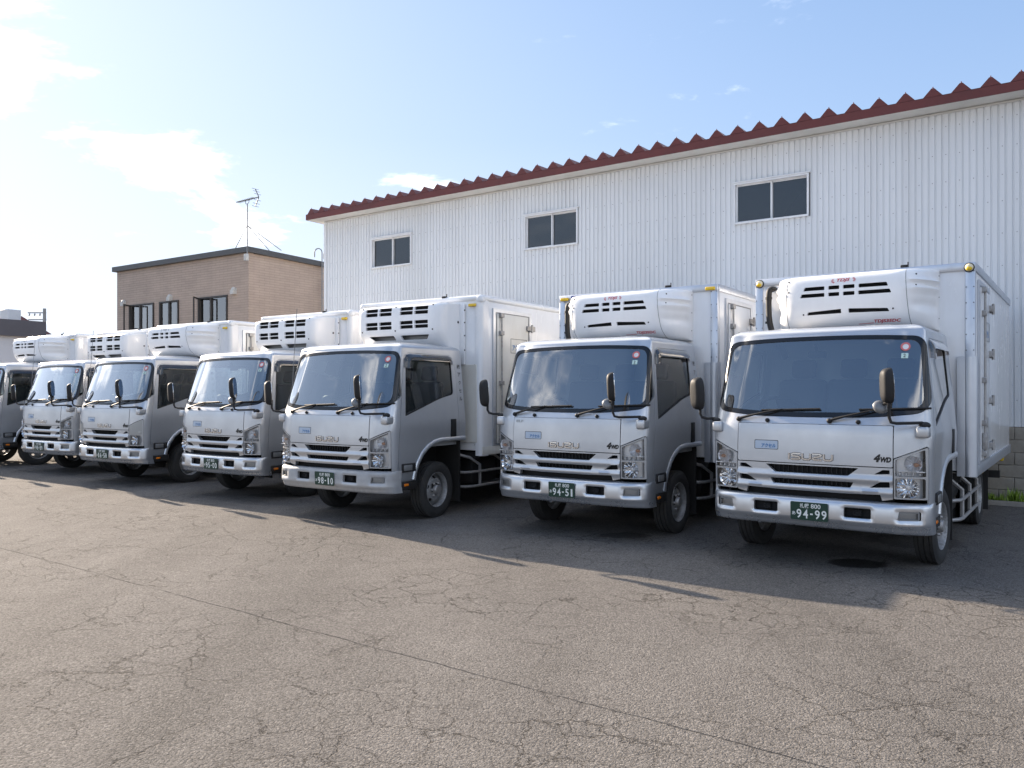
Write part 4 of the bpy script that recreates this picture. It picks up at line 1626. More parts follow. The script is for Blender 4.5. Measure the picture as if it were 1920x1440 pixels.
def door_trim():
    """dark channel round the side window"""
    return MB().patch(CAB.ys(grow(WIN, 0.004)), [CAB.ys(grow(WIN, -0.018))], CAB.map(-0.004), 0.03, 0.012, edge=0.025)


def decal(mb2, off=0.004, dx=0.0, dz=0.0):
    """flat 2D triangles laid on the front of the cab"""
    v, f = mb2
    q = MB()
    out = []
    for x, z in v:
        s = CAB.fx(x + dx, z + dz)
        out.append(CAB.map(off)(s[0], s[1], 0))
    return q.add(out, f)


def side_decal(mb2, off, y0, z0, sg=1):
    v, f = mb2
    return MB().add([CAB.map(off)(*CAB.fy(y + y0, z + z0, sg), 0) for y, z in v], f)


def maker_letters(wd=0.0135, dep=0.010, off=0.003):
    """raised chrome letters I S U Z U"""
    L = {'I': [[(0.0, 0.0), (0.0, 1.0)]],
         'S': [[(1.0, 0.93), (0.22, 0.93), (0.07, 0.80), (0.07, 0.66), (0.22, 0.53), (0.82, 0.47), (0.95, 0.34), (0.95, 0.20), (0.80, 0.07), (0.0, 0.07)]],
         'U': [[(0.07, 1.0), (0.07, 0.24), (0.24, 0.07), (0.78, 0.07), (0.95, 0.24), (0.95, 1.0)]],
         'Z': [[(0.0, 0.93), (0.80, 0.93), (0.95, 0.80), (0.88, 0.64), (0.12, 0.36), (0.05, 0.20), (0.20, 0.07), (1.0, 0.07)]]}
    mb = MB()
    x = -0.198
    hgt = 0.058
    y0 = CAB.at(0, 1.04).y
    for ch, w in (('I', 0.014), ('S', 0.082), ('U', 0.082), ('Z', 0.082), ('U', 0.082)):
        for Lp, Rp in stroke([[(p[0] * (w if ch != 'I' else 0), p[1] * hgt) for p in pl] for pl in L[ch]], wd):
            xo = x + (0.007 if ch == 'I' else 0)
            n = len(Lp)
            v, f = [], []
            for q, r_ in zip(Lp, Rp):
                for pt, d in ((q, 0.0), (q, -dep), (r_, -dep), (r_, 0.0)):
                    s = CAB.fx(pt.x + xo, 1.008 + pt.y)
                    p3 = CAB.map(off)(s[0], s[1], 0)
                    v.append((p3[0], p3[1] + d, p3[2]))
            for i in range(n - 1):
                for k in range(3):
                    f.append((4 * i + k, 4 * i + k + 1, 4 * i + 4 + k + 1, 4 * i + 4 + k))
            f += [(0, 1, 2, 3), (4 * n - 4, 4 * n - 3, 4 * n - 2, 4 * n - 1)]
            mb.add(v, f)
        x += w + 0.0125
    return mb


def plate(t, number, old=False):
    p = part('license_plate', M('license_plate', 'plate_green', lambda: MB().prism(rpoly([(-0.165, -0.0825), (0.165, -0.0825), (0.165, 0.0825), (-0.165, 0.0825)], 0.012, 3),
             lambda u, v, d: (u, d, v), -0.004, 0.002)), t, (0.0, -0.014, 0.545), (R(3), 0, 0))

    def face(s, cx, cz, w, h, bold=0.0):
        v, f = fit_text(s, w, h, bold=bold)
        return [(x + cx, -0.0058, z + cz) for x, z in v], f
    mb = MB()
    mb.add(*face('札幌', -0.040, 0.050, 0.080, 0.043, 0.012))
    mb.add(*face('800', 0.060, 0.050, 0.085, 0.040, 0.012))
    part('plate_region', CACHE.setdefault('plate_region', mb.mesh('plate_region', 'plate_white')), p)
    mb = MB()
    mb.add(*face('あ', -0.136, -0.022, 0.032, 0.034, 0.012))
    part('plate_kana', CACHE.setdefault('plate_kana', mb.mesh('plate_kana', 'plate_white')), p)
    mb = MB()
    for ch, x in zip(number, (-0.088, -0.030, 0.022, 0.074, 0.132)):
        if ch == '-':
            mb.add([(x - 0.012, -0.0058, -0.030), (x + 0.012, -0.0058, -0.030), (x + 0.012, -0.0058, -0.016), (x - 0.012, -0.0058, -0.016)], [(0, 1, 2, 3)])
        else:
            mb.add(*face(ch, x, -0.024, 0.044 if ch != '1' else 0.022, 0.082, 0.018))
    part('plate_number', mb.mesh('plate_number', 'plate_white'), p)


def company_badge(t):
    """blue-grey name plate on the front panel"""
    b = part('name_plate', M('name_plate', 'badge_plate', lambda: decal(tri_poly(rpoly([(-0.515, 1.095), (-0.298, 1.095), (-0.298, 1.172), (-0.515, 1.172)], 0.010, 3)), 0.005)), t)
    part('name_plate_edge', M('name_plate_edge', 'black_print', lambda: frame2d(-0.515, -0.298, 1.095, 1.172, 0.0045)), b)
    v, f = fit_text('アクセル', 0.135, 0.038, bold=0.025, shear=0.15)
    part('name_plate_text', M('name_plate_text', 'blue_print', lambda: decal((v, f), 0.0075, -0.385, 1.125)), b)


def frame2d(x0, x1, z0, z1, w):
    out = rpoly([(x0 - w, z0 - w), (x1 + w, z0 - w), (x1 + w, z1 + w), (x0 - w, z1 + w)], 0.012, 3)
    inn = rpoly([(x0, z0), (x1, z0), (x1, z1), (x0, z1)], 0.010, 3)
    return MB().patch(CAB.xs(out), [CAB.xs(inn)], CAB.map(0.006), 0.05, edge=0.03)


def tri_poly(pts):
    n = len(pts)
    c = (sum(p[0] for p in pts) / n, sum(p[1] for p in pts) / n)
    return [c] + list(pts), [(0, 1 + i, 1 + (i + 1) % n) for i in range(n)]


def disc2d(cx, cz, r, n=20):
    return tri_poly([(cx + r * math.cos(2 * math.pi * i / n), cz + r * math.sin(2 * math.pi * i / n)) for i in range(n)])


def cab(t, cfg):
    SP = 'silver_paint'
    body = part('cab_body', M('cab_body', SP, cab_shell, 40), t)
    part('roof_crown', M('roof_crown', SP, roof_crown, 50), body)
    part('cab_lining', M('cab_lining', 'interior_grey', lambda: cab_shell(True), 60), t)
    part('front_panel', M('front_panel', SP, lambda: MB().patch(CAB.xs(HOOD), [], CAB.map(0.004), 0.045, 0.03, edge=0.045)), t)
    g = part('grille', M('grille', SP, grille_bars, 42), t)
    part('grille_backing', M('grille_backing', 'dark_void', grille_void), g)
    tag(part('grille_fins', M('grille_fins', 'dark_fin', grille_fins), g), kind='stuff')
    for sg in (1, -1):
        h = part('headlight', M('headlight', 'lamp_trim', lamp_frame), t, None, None, (sg, 1, 1))
        part('lamp_housing', M('lamp_housing', 'lamp_silver', lamp_bucket), h)
        part('main_reflector', M('main_reflector', 'chrome', lambda: bowl(0.795, 0.800, 0.088, 0.045, 0.012), 15), h)
        part('bulb_cap', M('bulb_cap', 'lamp_silver', lambda: MB().lathe([(0.0, 0.105), (0.018, 0.108), (0.020, 0.135)], 14, org=(0.795, 0, 0.800), axis='y')), h)
        if cfg.get('new_lamp'):
            part('lamp_cover', M('lamp_cover', 'grey_print', lambda: MB().patch(CAB.xs(grow(LAMP_UP, 0.002)), [], CAB.map(0.003), 0.04)), h)
        else:
            part('indicator_reflector', M('indicator_reflector', 'lamp_silver', lambda: bowl(0.838, 1.008, 0.068, 0.04, 0.016), 15), h)
            part('indicator_bulb', M('indicator_bulb', 'amber_bulb', lambda: MB().ellipsoid((0.856, 0.125, 1.002), 0.024, 0.020, 0.018, 12, 8)), h)
        part('lamp_lens', M('lamp_lens:up', 'lamp_glass', lambda: MB().patch(CAB.xs(LAMP_UP), [], CAB.map(-0.002), 0.04)), h)
        part('lamp_lens', M('lamp_lens:low', 'lamp_glass', lambda: MB().patch(CAB.xs(LAMP_LO), [], CAB.map(-0.002), 0.04)), h)
    b = part('bumper', M('bumper', cfg.get('bumper', SP), bumper_skin, 50), t)
    part('bumper_backing', M('bumper_backing', 'dark_void', bumper_void), b)
    for sg in (1, -1):
        part('fog_reflector', M('fog_reflector', 'lamp_grey', lambda: MB().patch(BUMP.xs(grow(FOGS[0], 0.01)), [], lambda s, z, d: tuple(Vector(BUMP.map(-0.045)(s, z, d)) + Vector((0, -0.012 * abs(math.sin(z * 260)), 0))), 0.012)), b, None, None, (sg, 1, 1))
        part('fog_lens', M('fog_lens', 'lamp_glass', lambda: MB().patch(BUMP.xs(FOGS[0]), [], BUMP.map(-0.024), 0.04)), b, None, None, (sg, 1, 1))
        part('fog_surround', M('fog_surround', 'grey_trim', lambda: MB().patch(BUMP.xs(FOGS[0]), [BUMP.xs(grow(FOGS[0], -0.012))], BUMP.map(-0.018), 0.03, 0.02, edge=0.02)), b, None, None, (sg, 1, 1))
    plate(t, cfg['plate'])
    w = part('windscreen', M('windscreen', 'windscreen_glass', lambda: MB().patch(CAB.xs(grow(WSCREEN, -0.004)), [], CAB.map(-0.004), 0.05, edge=0.04), 60), t)
    part('windscreen_border', M('windscreen_border', 'black_gloss', windscreen_frit, 50), w)
    part('wiper', M('wiper:a', 'black_plastic', lambda: wiper(-0.685, -0.27, 1.462)), w)
    part('wiper', M('wiper:b', 'black_plastic', lambda: wiper(0.158, 0.60, 1.478)), w)
    for x in (-0.405, 0.40):
        part('washer_nozzle', M('washer_nozzle:%.1f' % x, 'black_plastic', lambda: nozzle(x)), w)
    part('dash_camera', M('dash_camera', 'black_plastic', lambda: MB().rbox(-0.13, 0.03, 0.42, 0.47, 1.955, 2.015, 0.012).tube([(-0.05, 0.43, 2.0), (-0.05, 0.375, 2.075)], 0.014, 6)), w)
    part('round_sticker', M('round_sticker', 'sticker_white', lambda: decal(disc2d(0.735, 2.03, 0.038), 0.001)), w)
    part('sticker_ring', M('sticker_ring', 'sticker_red', lambda: MB().patch(CAB.xs([(0.735 + 0.039 * math.cos(a), 2.03 + 0.039 * math.sin(a)) for a in np.linspace(0, 6.283, 25)[:-1]]),
         [CAB.xs([(0.735 + 0.024 * math.cos(a), 2.03 + 0.024 * math.sin(a)) for a in np.linspace(0, 6.283, 25)[:-1]])], CAB.map(0.003), 0.05)), w)
    part('square_sticker', M('square_sticker', 'sticker_green', lambda: decal(tri_poly([(0.706, 1.926), (0.760, 1.926), (0.760, 1.972), (0.706, 1.972)]), 0.001)), w)
    v, f = fit_text('2', 0.018, 0.030, bold=0.01)
    part('sticker_number', M('sticker_number', 'black_print', lambda: decal((v, f), 0.003, 0.731, 1.950)), w)
    for sg in (1, -1):
        d = part('door', M('door', SP, door_mesh, 40), t, None, None, (sg, 1, 1))
        part('side_window', M('side_window', 'side_glass', lambda: MB().patch(CAB.ys(WIN), [], CAB.map(-0.012), 0.06), 60), d)
        part('window_channel', M('window_channel', 'black_plastic', door_trim, 50), d)
        part('rain_visor', M('rain_visor', 'smoked_visor', visor_mesh, 60), d)
        hb = part('door_handle', M('door_handle', 'black_plastic', lambda: MB().rbox(0.968, 0.988, 1.295, 1.415, 1.035, 1.268, 0.009, 2)), d)
        part('side_lamp', M('side_lamp', 'black_plastic', lambda: MB().rbox(0.962, 0.992, 0.318, 0.575, 0.642, 0.748, 0.012, 2)), d)
        part('side_lamp_lens', M('side_lamp_lens', 'lamp_grey', lambda: MB().rbox(0.980, 0.997, 0.345, 0.50, 0.660, 0.730, 0.008, 2)), d)
        part('fender_lip', M('fender_lip', SP, fender_lip, 60), t, None, None, (sg, 1, 1))
        part('wheel_arch', M('wheel_arch', 'chassis_black', arch_liner), t, None, None, (sg, 1, 1))
        s = part('step', M('step', 'chassis_black', step_plate), t, None, None, (sg, 1, 1))
        part('step_reflector', M('step_reflector', 'amber', lambda: MB().rbox(0.962, 0.979, 0.37, 0.45, 0.470, 0.500, 0.005, 1)), s)
    mirrors(t)
    part('dashboard', M('dashboard', 'interior_dark', interior_dash), t)
    part('steering_wheel', M('steering_wheel', 'black_plastic', steering_wheel), t)
    for x in (-0.46, 0.05, 0.50):
        part('seat', M('seat', 'seat_cloth', seat), t, (x, 0, 0))
    ml = part('maker_letters', M('maker_letters', 'chrome', maker_letters, 30), t)
    part('letter_shadow', M('letter_shadow', 'black_print', lambda: maker_letters(0.0205, 0.003, 0.003), 30), ml)  # wider black strokes behind the letters, a shadow outline put in as colour
    v, f = fit_text('4WD', 0.128, 0.050, bold=0.03, shear=0.25)
    v4, f4 = fit_text('4', 0.056, 0.070, bold=0.075, shear=0.25)
    vw, fw = fit_text('WD', 0.086, 0.047, bold=0.065, shear=0.25)
    part('drive_badge', M('drive_badge', 'black_print', lambda: decal(([(x - 0.04, z + 0.006) for x, z in v4] + [(x + 0.03, z - 0.005) for x, z in vw], list(f4) + [tuple(i + len(v4) for i in q) for q in fw]), 0.007, 0.600, 1.045)), t)
    company_badge(t)
    if cfg.get('model_badge'):
        v, f = fit_text('ELF', 0.10, 0.028, bold=0.03)
        part('model_badge', M('model_badge', 'grey_print', lambda: decal((v, f), 0.007, -0.600, 1.290)), t)
    if cfg.get('pillar_text'):
        def vert():
            mb = MB()
            for i, ch in enumerate('㈱アクセル'):
                v, f = fit_text(ch, None, 0.052 if ch != '㈱' else 0.06, bold=0.012)
                q = side_decal((v, f), 0.005, 1.548, 1.965 - i * 0.108)
                mb.merge(q)
            return mb
        part('pillar_lettering', M('pillar_lettering', 'black_print', vert), t)


# ---- refrigeration units -------------------------------------------------
def unit_shell(cont, front, width=None, yb=1.80):
    q = spline(cont, 12)
    X = np.maximum.accumulate(np.array([p.x for p in q]) + np.arange(len(q)) * 1e-7)
    Qn = np.maximum.accumulate(np.array([p.y for p in q]) + np.arange(len(q)) * 1e-9)
    d = np.hypot(np.diff(X), np.diff(Qn) * 0.5)
    S = np.concatenate([[0], np.cumsum(d)])

    def at(s, z, d_):
        a = abs(s)
        x = math.copysign(float(np.interp(a, S, X)), s) * (width(z) if width else 1.0)
        k = float(np.interp(a, S, Qn))
        return x, front(z) * (1 - k) + yb * k, k

    def fx(x, z):
        return (math.copysign(float(np.interp(abs(x), X * (width(z) if width else 1.0), S)), x), z)
    return at, fx, S[-1]


UA_AT, UA_FX, UA_END = unit_shell([(0, 0), (0.30, 0.004), (0.50, 0.02), (0.59, 0.07), (0.66, 0.18), (0.72, 0.36), (0.765, 0.58), (0.79, 0.80), (0.80, 1.0)],
                                  smooth_table([(2.255, 1.60), (2.275, 1.47), (2.31, 1.38), (2.37, 1.29), (2.45, 1.235), (2.55, 1.205), (2.70, 1.20), (2.79, 1.215), (2.83, 1.24), (2.855, 1.29), (2.868, 1.38)]))


def ua_map(s, z, d):
    x, y, k = UA_AT(s, z, d)
    # two moulded ribs on the cheeks, a step on the nose
    rib = 0.0
    if k > 0.03:
        g = min(1.0, (k - 0.03) / 0.12) * min(1.0, max(0.0, (0.97 - k) / 0.2))
        rib = 0.036 * g * (math.exp(-((z - 2.745) / 0.022) ** 2) + math.exp(-((z - 2.655) / 0.022) ** 2))
        rib -= 0.030 * g * math.exp(-((z - 2.50) / 0.05) ** 2)
    sg = math.copysign(1, x)
    return (x + sg * rib * min(1, k * 1.3), y - rib * (1 - k * 0.6) + d * -1.0, z)


UA_SLOTS = []
for x0, x1, x2, x3 in ((-0.417, -0.186, -0.186, -0.400), (-0.152, -0.039, -0.039, -0.152), (-0.002, 0.110, 0.110, -0.002), (0.153, 0.425, 0.410, 0.153)):
    UA_SLOTS.append(rpoly([(x0 * 0.97, 2.690), (x1, 2.690), (x2, 2.730), (x3 * 0.97, 2.730)], 0.007, 2))
for x0, x1, x2, x3 in ((-0.450, -0.186, -0.186, -0.435), (-0.152, -0.039, -0.039, -0.152), (-0.002, 0.110, 0.110, -0.002), (0.150, 0.455, 0.438, 0.150)):
    UA_SLOTS.append(rpoly([(x0 * 0.97, 2.620), (x1, 2.620), (x2, 2.660), (x3 * 0.97, 2.660)], 0.007, 2))
UA_SLOTS.append(rpoly([(-0.375, 2.437), (-0.027, 2.443), (-0.027, 2.487), (-0.36, 2.468)], 0.006, 2))
UA_SLOTS.append(rpoly([(0.045, 2.443), (0.43, 2.437), (0.415, 2.470), (0.045, 2.487)], 0.006, 2))


def unit_a():
    mb = MB()
    e = UA_END
    outer = [(-e, 2.262), (e, 2.262), (e, 2.866), (-e, 2.866)]
    mb.patch(outer, [[UA_FX(*p) for p in densify(h, 0.02)] for h in UA_SLOTS], ua_map, 0.026, 0.03, (0, 1, 0), edge=0.02)
    # lid and underside
    for z, zb in ((2.866, 2.885), (2.262, 2.25)):
        v, f = [], []
        ss = np.linspace(-e, e, 61)
        for s in ss:
            p = ua_map(s, z, 0)
            v += [p, (p[0], 1.80, zb)]
        f = [(2 * i, 2 * i + 1, 2 * i + 3, 2 * i + 2) for i in range(60)]
        mb.add(v, f)
    return mb


def unit_a_seam(sides=(1, -1)):
    """panel joints down both cheeks"""
    mb = MB()
    for sg in sides:
        pts = []
        for z in np.linspace(2.27, 2.86, 24):
            s = UA_FX(sg * (0.575 + 0.05 * (2.86 - z)), z)
            p = ua_map(s[0], s[1], 0.0005)
            pts.append(p)
        mb.tube(pts, 0.0028, 5)
    return mb


def unit_a_bolts():
    mb = MB()
    for x, z in ((-0.56, 2.80), (0.66, 2.80), (0.66, 2.69), (-0.56, 2.69), (-0.41, 2.445), (0.465, 2.462)):
        s = UA_FX(x, z)
        mb.ellipsoid(ua_map(s[0], s[1], 0.0), 0.009, 0.009, 0.009, 8, 6)
    for sg in (1, -1):
        for z in (2.82, 2.6, 2.38):
            mb.ellipsoid((sg * 0.795, 1.775, z), 0.008, 0.008, 0.008, 8, 6)
    return mb


def slab_text(s, cx, cz, w, h, y, bold=0.03, shear=0.28):
    v, f = fit_text(s, w, h, bold=bold, shear=shear)
    out = []
    for x, z in v:
        q = UA_FX(x + cx, z + cz)
        out.append(ua_map(q[0], q[1], 0.003))
    return out, f


def unit_a_parts(t, print_mat, flip=False):
    u = part('cooling_unit', M('cooling_unit_a', 'white_unit', unit_a, 45), t)
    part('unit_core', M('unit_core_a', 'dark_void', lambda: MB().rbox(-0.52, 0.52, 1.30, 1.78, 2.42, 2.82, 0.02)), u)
    lv = MB()
    part('louvre', M('louvre_a', 'black_plastic', lambda: louvres_a()), u)
    part('panel_joint', M('unit_seam:r', 'grey_trim', lambda: unit_a_seam((1,))), u)
    part('panel_joint', M('unit_seam:l', 'grey_trim', lambda: unit_a_seam((-1,))), u)
    part('unit_bolts', M('unit_bolts_a', 'black_plastic', unit_a_bolts), u)
    part('unit_logo', M('unit_logo', print_mat, lambda: logo_a()), u)
    if print_mat == 'red_print':
        def model():
            mb = MB().add(*slab_text('TDJS35DC', 0.40, 2.345, 0.25, 0.036, 0))
            v = [UA_FX(*p) for p in ((0.12, 2.327), (0.265, 2.331), (0.268, 2.336), (0.12, 2.331))]
            return mb.add([ua_map(a, b, 0.003) for a, b in v], [(0, 1, 2, 3)])
        part('unit_model', M('unit_model', print_mat, model), u)
    if not flip:
        part('coolant_hose', M('coolant_hose', 'black_plastic', hose, 60), u)


def louvres_a():
    mb = MB()
    for z in (2.64, 2.71, 2.462):
        for k in (-0.008, 0.008):
            mb.box(-0.43, 0.43, 1.245, 1.285, z + k - 0.002, z + k + 0.002)
    return mb


def logo_a():
    mb = MB().add(*slab_text('TDJS', 0.0, 2.778, 0.130, 0.042, 0, 0.02))
    for sg in (-1, 1):
        for r in (0.028, 0.036, 0.044):
            pts = []
            a0, a1 = (2.2, 4.4) if sg < 0 else (-0.95, 1.2)
            for a in np.linspace(a0, a1, 8):
                pts.append((sg * 0.078 + r * math.cos(a) * 0.9, 2.778 + r * math.sin(a) * 0.55))
            for Lp, Rp in stroke([pts], 0.003):
                n = len(Lp)
                v = [ua_map(*UA_FX(p.x, p.y), 0.003) for p in Lp] + [ua_map(*UA_FX(p.x, p.y), 0.003) for p in Rp]
                mb.add(v, [(i, i + 1, n + i + 1, n + i) for i in range(n - 1)])
    return mb


def hose():
    mb = MB()
    pts = spline([(-0.905, 1.70, 2.80), (-0.925, 1.69, 2.76), (-0.925, 1.68, 2.55), (-0.90, 1.66, 2.38), (-0.83, 1.62, 2.22), (-0.74, 1.58, 2.10), (-0.70, 1.6, 2.0)], 6)
    mb.tube(pts, 0.034, 8)
    for z in (2.70, 2.42):
        mb.tube([(-0.925, 1.68, z - 0.012), (-0.925, 1.68, z + 0.012)], 0.040, 8)
    mb.ellipsoid((-0.90, 1.74, 2.81), 0.05, 0.06, 0.03)
    return mb


UB_AT, UB_FX, UB_END = unit_shell([(0, 0), (0.40, 0.006), (0.64, 0.03), (0.71, 0.09), (0.745, 0.20), (0.76, 0.40), (0.768, 0.70), (0.772, 1.0)],
                                  smooth_table([(2.04, 1.70), (2.12, 1.64), (2.22, 1.53), (2.32, 1.42), (2.40, 1.345), (2.46, 1.315), (2.60, 1.305), (2.74, 1.31), (2.80, 1.33), (2.825, 1.37), (2.838, 1.45)]))


def ub_map(s, z, d):
    x, y, k = UB_AT(s, z, d)
    return (x, y - d, z)


UB_SLOTS = []
for zc in ((2.742, 2.792), (2.683, 2.731), (2.552, 2.600), (2.494, 2.541)):
    for a, b in ((-0.555, -0.325), (-0.295, -0.065), (0.085, 0.315), (0.345, 0.575)):
        UB_SLOTS.append(rpoly([(a, zc[0]), (b, zc[0]), (b, zc[1]), (a, zc[1])], 0.007, 2))
UB_SCOOPS = [rpoly([(a, 2.345), (b, 2.345), (b + c, 2.405), (a + d, 2.405)], 0.016, 3) for a, b, c, d in ((-0.46, -0.05, 0.0, -0.06), (0.07, 0.50, 0.07, 0.0))]


def unit_b():
    mb = MB()
    e = UB_END
    outer = [(-e, 2.05), (e, 2.05), (e, 2.836), (-e, 2.836)]
    hs = [[UB_FX(*p) for p in densify(h, 0.03)] for h in UB_SLOTS + UB_SCOOPS]
    mb.patch(outer, hs, ub_map, 0.03, 0.03, (0, 1, 0), edge=0.025)
    v, f = [], []
    ss = np.linspace(-e, e, 61)
    for s in ss:
        p = ub_map(s, 2.836, 0)
        v += [p, (p[0], 1.80, 2.848)]
    f = [(2 * i, 2 * i + 1, 2 * i + 3, 2 * i + 2) for i in range(60)]
    mb.add(v, f)
    # mounting flange against the box
    for sg in (1, -1):
        mb.rbox(sg * 0.80 - 0.05, sg * 0.80 + 0.05, 1.765, 1.80, 2.0, 2.84, 0.008)
    return mb


def unit_b_bolts():
    mb = MB()
    for x in (-0.63, 0.0, 0.645):
        for z in (2.80, 2.47):
            s = UB_FX(x, z)
            mb.ellipsoid(ub_map(s[0], s[1], 0.0), 0.011, 0.011, 0.011, 8, 6)
    for sg in (1, -1):
        for z in (2.75, 2.58, 2.40, 2.20):
            mb.ellipsoid((sg * 0.852, 1.775, z), 0.010, 0.010, 0.010, 8, 6)
        mb.ellipsoid((sg * 0.768, 1.735, 2.585), 0.012, 0.018, 0.018, 10, 8)
    return mb


def unit_b_parts(t):
    u = part('cooling_unit', M('cooling_unit_b', 'white_unit', unit_b, 45), t)
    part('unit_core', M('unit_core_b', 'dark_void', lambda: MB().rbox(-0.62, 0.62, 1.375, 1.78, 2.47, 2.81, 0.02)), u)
    part('scoop_back', M('scoop_back', 'grey_trim', lambda: MB().rbox(-0.6, 0.6, 1.46, 1.78, 2.30, 2.44, 0.02)), u)

    def lou():
        mb = MB()
        for z0, z1 in ((2.742, 2.792), (2.683, 2.731), (2.552, 2.600), (2.494, 2.541)):
            for k in (0.3, 0.7):
                z = z0 + (z1 - z0) * k
                mb.box(-0.57, 0.59, 1.335, 1.37, z - 0.002, z + 0.002)
        return mb
    part('louvre', M('louvre_b', 'black_plastic', lou), u)
    part('unit_bolts', M('unit_bolts_b', 'black_plastic', unit_b_bolts), u)


# ---- insulated boxes ------------------------------------------------------
BW, BY0, BY1, BZ0, BZ1 = 1.12, 1.80, 5.97, 0.79, 2.94


def bolts_line(pts):
    mb = MB()
    for p in pts:
        mb.ellipsoid(p, 0.007, 0.007, 0.007, 6, 4)
    return mb


def box_parts(t, style):
    al = 'aluminium' if style == 'a' else 'white_panel'
    body = part('cargo_box', M('cargo_box', 'white_panel', lambda: MB().rbox(-BW + 0.012, BW - 0.012, BY0 + 0.012, BY1 - 0.012, BZ0 + 0.03, BZ1 - 0.012, 0.012)), t)
    for sg in (1, -1):
        if style == 'a':
            p = part('corner_pillar', M('pillar_a', al, lambda: MB().rbox(BW - 0.088, BW, BY0 - 0.003, BY0 + 0.07, BZ0, BZ1 - 0.06, 0.008)), t, None, None, (sg, 1, 1))

            def guard():
                mb = MB()
                v, f = [], []
                for z in (BZ0 - 0.02, 1.985):
                    for a in np.linspace(R(-20), R(100), 9):
                        v.append((BW - 0.055 + 0.075 * math.sin(a), BY0 + 0.045 - 0.075 * math.cos(a), z))
                f = [(i, i + 1, 9 + i + 1, 9 + i) for i in range(8)]
                f += [tuple(range(9)), tuple(range(9, 18))]
                mb.add(v, f)
                mb.box(BW - 0.16, BW - 0.085, BY0 - 0.020, BY0 - 0.004, BZ0 - 0.02, 1.985)
                return mb
            part('corner_guard', M('corner_guard', al, guard), t, None, None, (sg, 1, 1))
            part('pillar_rivets', M('pillar_rivets', 'grey_trim', lambda: bolts_line([(BW - 0.08, BY0 - 0.005, z) for z in np.linspace(2.05, 2.85, 6)] + [(BW - 0.012, BY0 - 0.004, z) for z in np.linspace(2.05, 2.85, 6)])), p)
        else:
            p = part('corner_pillar', M('pillar_b', al, lambda: round_pillar()), t, None, None, (sg, 1, 1))
            part('pillar_rivets', M('pillar_rivets_b', 'old_steel', lambda: bolts_line([(BW - 0.115, BY0 - 0.003, z) for z in np.linspace(0.9, 2.0, 10)])), p)
    if style == 'a':
        part('top_rail', M('top_rail_a', al, lambda: MB().rbox(-BW, BW, BY0 - 0.006, BY0 + 0.05, BZ1 - 0.085, BZ1, 0.008)), t)
        for sg in (1, -1):
            part('side_rail', M('side_rail_a', al, lambda: MB().rbox(BW - 0.03, BW + 0.004, BY0 + 0.055, BY1, BZ1 - 0.085, BZ1 + 0.002, 0.006)), t, None, None, (sg, 1, 1))
    else:
        part('top_rail', M('top_rail_b', al, lambda: MB().tube([(-BW + 0.03, BY0 + 0.035, BZ1 - 0.03), (BW - 0.03, BY0 + 0.035, BZ1 - 0.03)], 0.045, 12)), t)
        for sg in (1, -1):
            part('side_rail', M('side_rail_b', al, lambda: MB().tube([(BW - 0.03, BY0 + 0.03, BZ1 - 0.03), (BW - 0.03, BY1, BZ1 - 0.03)], 0.045, 12)), t, None, None, (sg, 1, 1))
            part('corner_cap', M('corner_cap', al, lambda: MB().ellipsoid((BW - 0.045, BY0 + 0.045, BZ1 - 0.045), 0.062, 0.062, 0.062, 16, 12, 0.8)), t, None, None, (sg, 1, 1))
            part('kick_plate', M('kick_plate', 'cream_door', lambda: MB().rbox(0.70, BW - 0.075, BY0 - 0.010, BY0 + 0.004, 0.93, 2.0, 0.004, 1)), t, None, None, (sg, 1, 1))
    for sg in (1, -1):
        part('sill_rail', M('sill_rail_' + style, 'cream_door' if style == 'b' else 'aluminium', lambda: MB().rbox(BW - 0.06, BW + 0.006, BY0 + 0.02, BY1, BZ0 - 0.03, BZ0 + 0.085, 0.006)), t, None, None, (sg, 1, 1))
        lm = MB()
        if style == 'a' and t.get('lamp') == 'round':
            q = part('marker_lamp', M('marker_dome', 'clear_dome', lambda: MB().ellipsoid((1.068, BY0 - 0.012, 2.885), 0.040, 0.030, 0.040, 16, 10)), t, None, None, (sg, 1, 1))
            part('lamp_base', M('lamp_base', 'black_plastic', lambda: MB().lathe([(0.0, BY0 - 0.014), (0.047, BY0 - 0.014), (0.050, BY0 - 0.002)], 20, org=(1.068, 0, 2.885), axis='y')), q)
            part('lamp_bulb', M('lamp_bulb', 'yellow_lens', lambda: MB().ellipsoid((1.068, BY0 - 0.032, 2.873), 0.030, 0.014, 0.024, 12, 8)), q)
        else:
            zz = 2.885 if style == 'a' else 2.815
            xx = 1.03 if style == 'a' else 0.975
            q = part('marker_lamp', M('marker_bar' + style, 'yellow_lens', lambda: MB().rbox(xx - 0.062, xx + 0.062, BY0 - 0.032, BY0 - 0.005, zz - 0.022, zz + 0.022, 0.012, 3)), t, None, None, (sg, 1, 1))
        part('under_lamp', M('under_lamp', 'yellow_lens', lambda: MB().rbox(0.95, 1.03, 3.45, 3.55, 0.66, 0.74, 0.02)), t, None, None, (sg, 1, 1))
        part('under_lamp', M('under_lamp2', 'yellow_lens', lambda: MB().rbox(0.98, 1.07, 5.55, 5.65, 0.66, 0.74, 0.02)), t, None, None, (sg, 1, 1))
    # side door on the kerb side
    dm = 'white_panel' if style == 'a' else 'cream_door'
    fr = part('cargo_door', M('cargo_door_' + style, dm, lambda: MB().rbox(BW - 0.01, BW + 0.018, 2.16, 2.98, 0.905, 2.725, 0.008)), t)

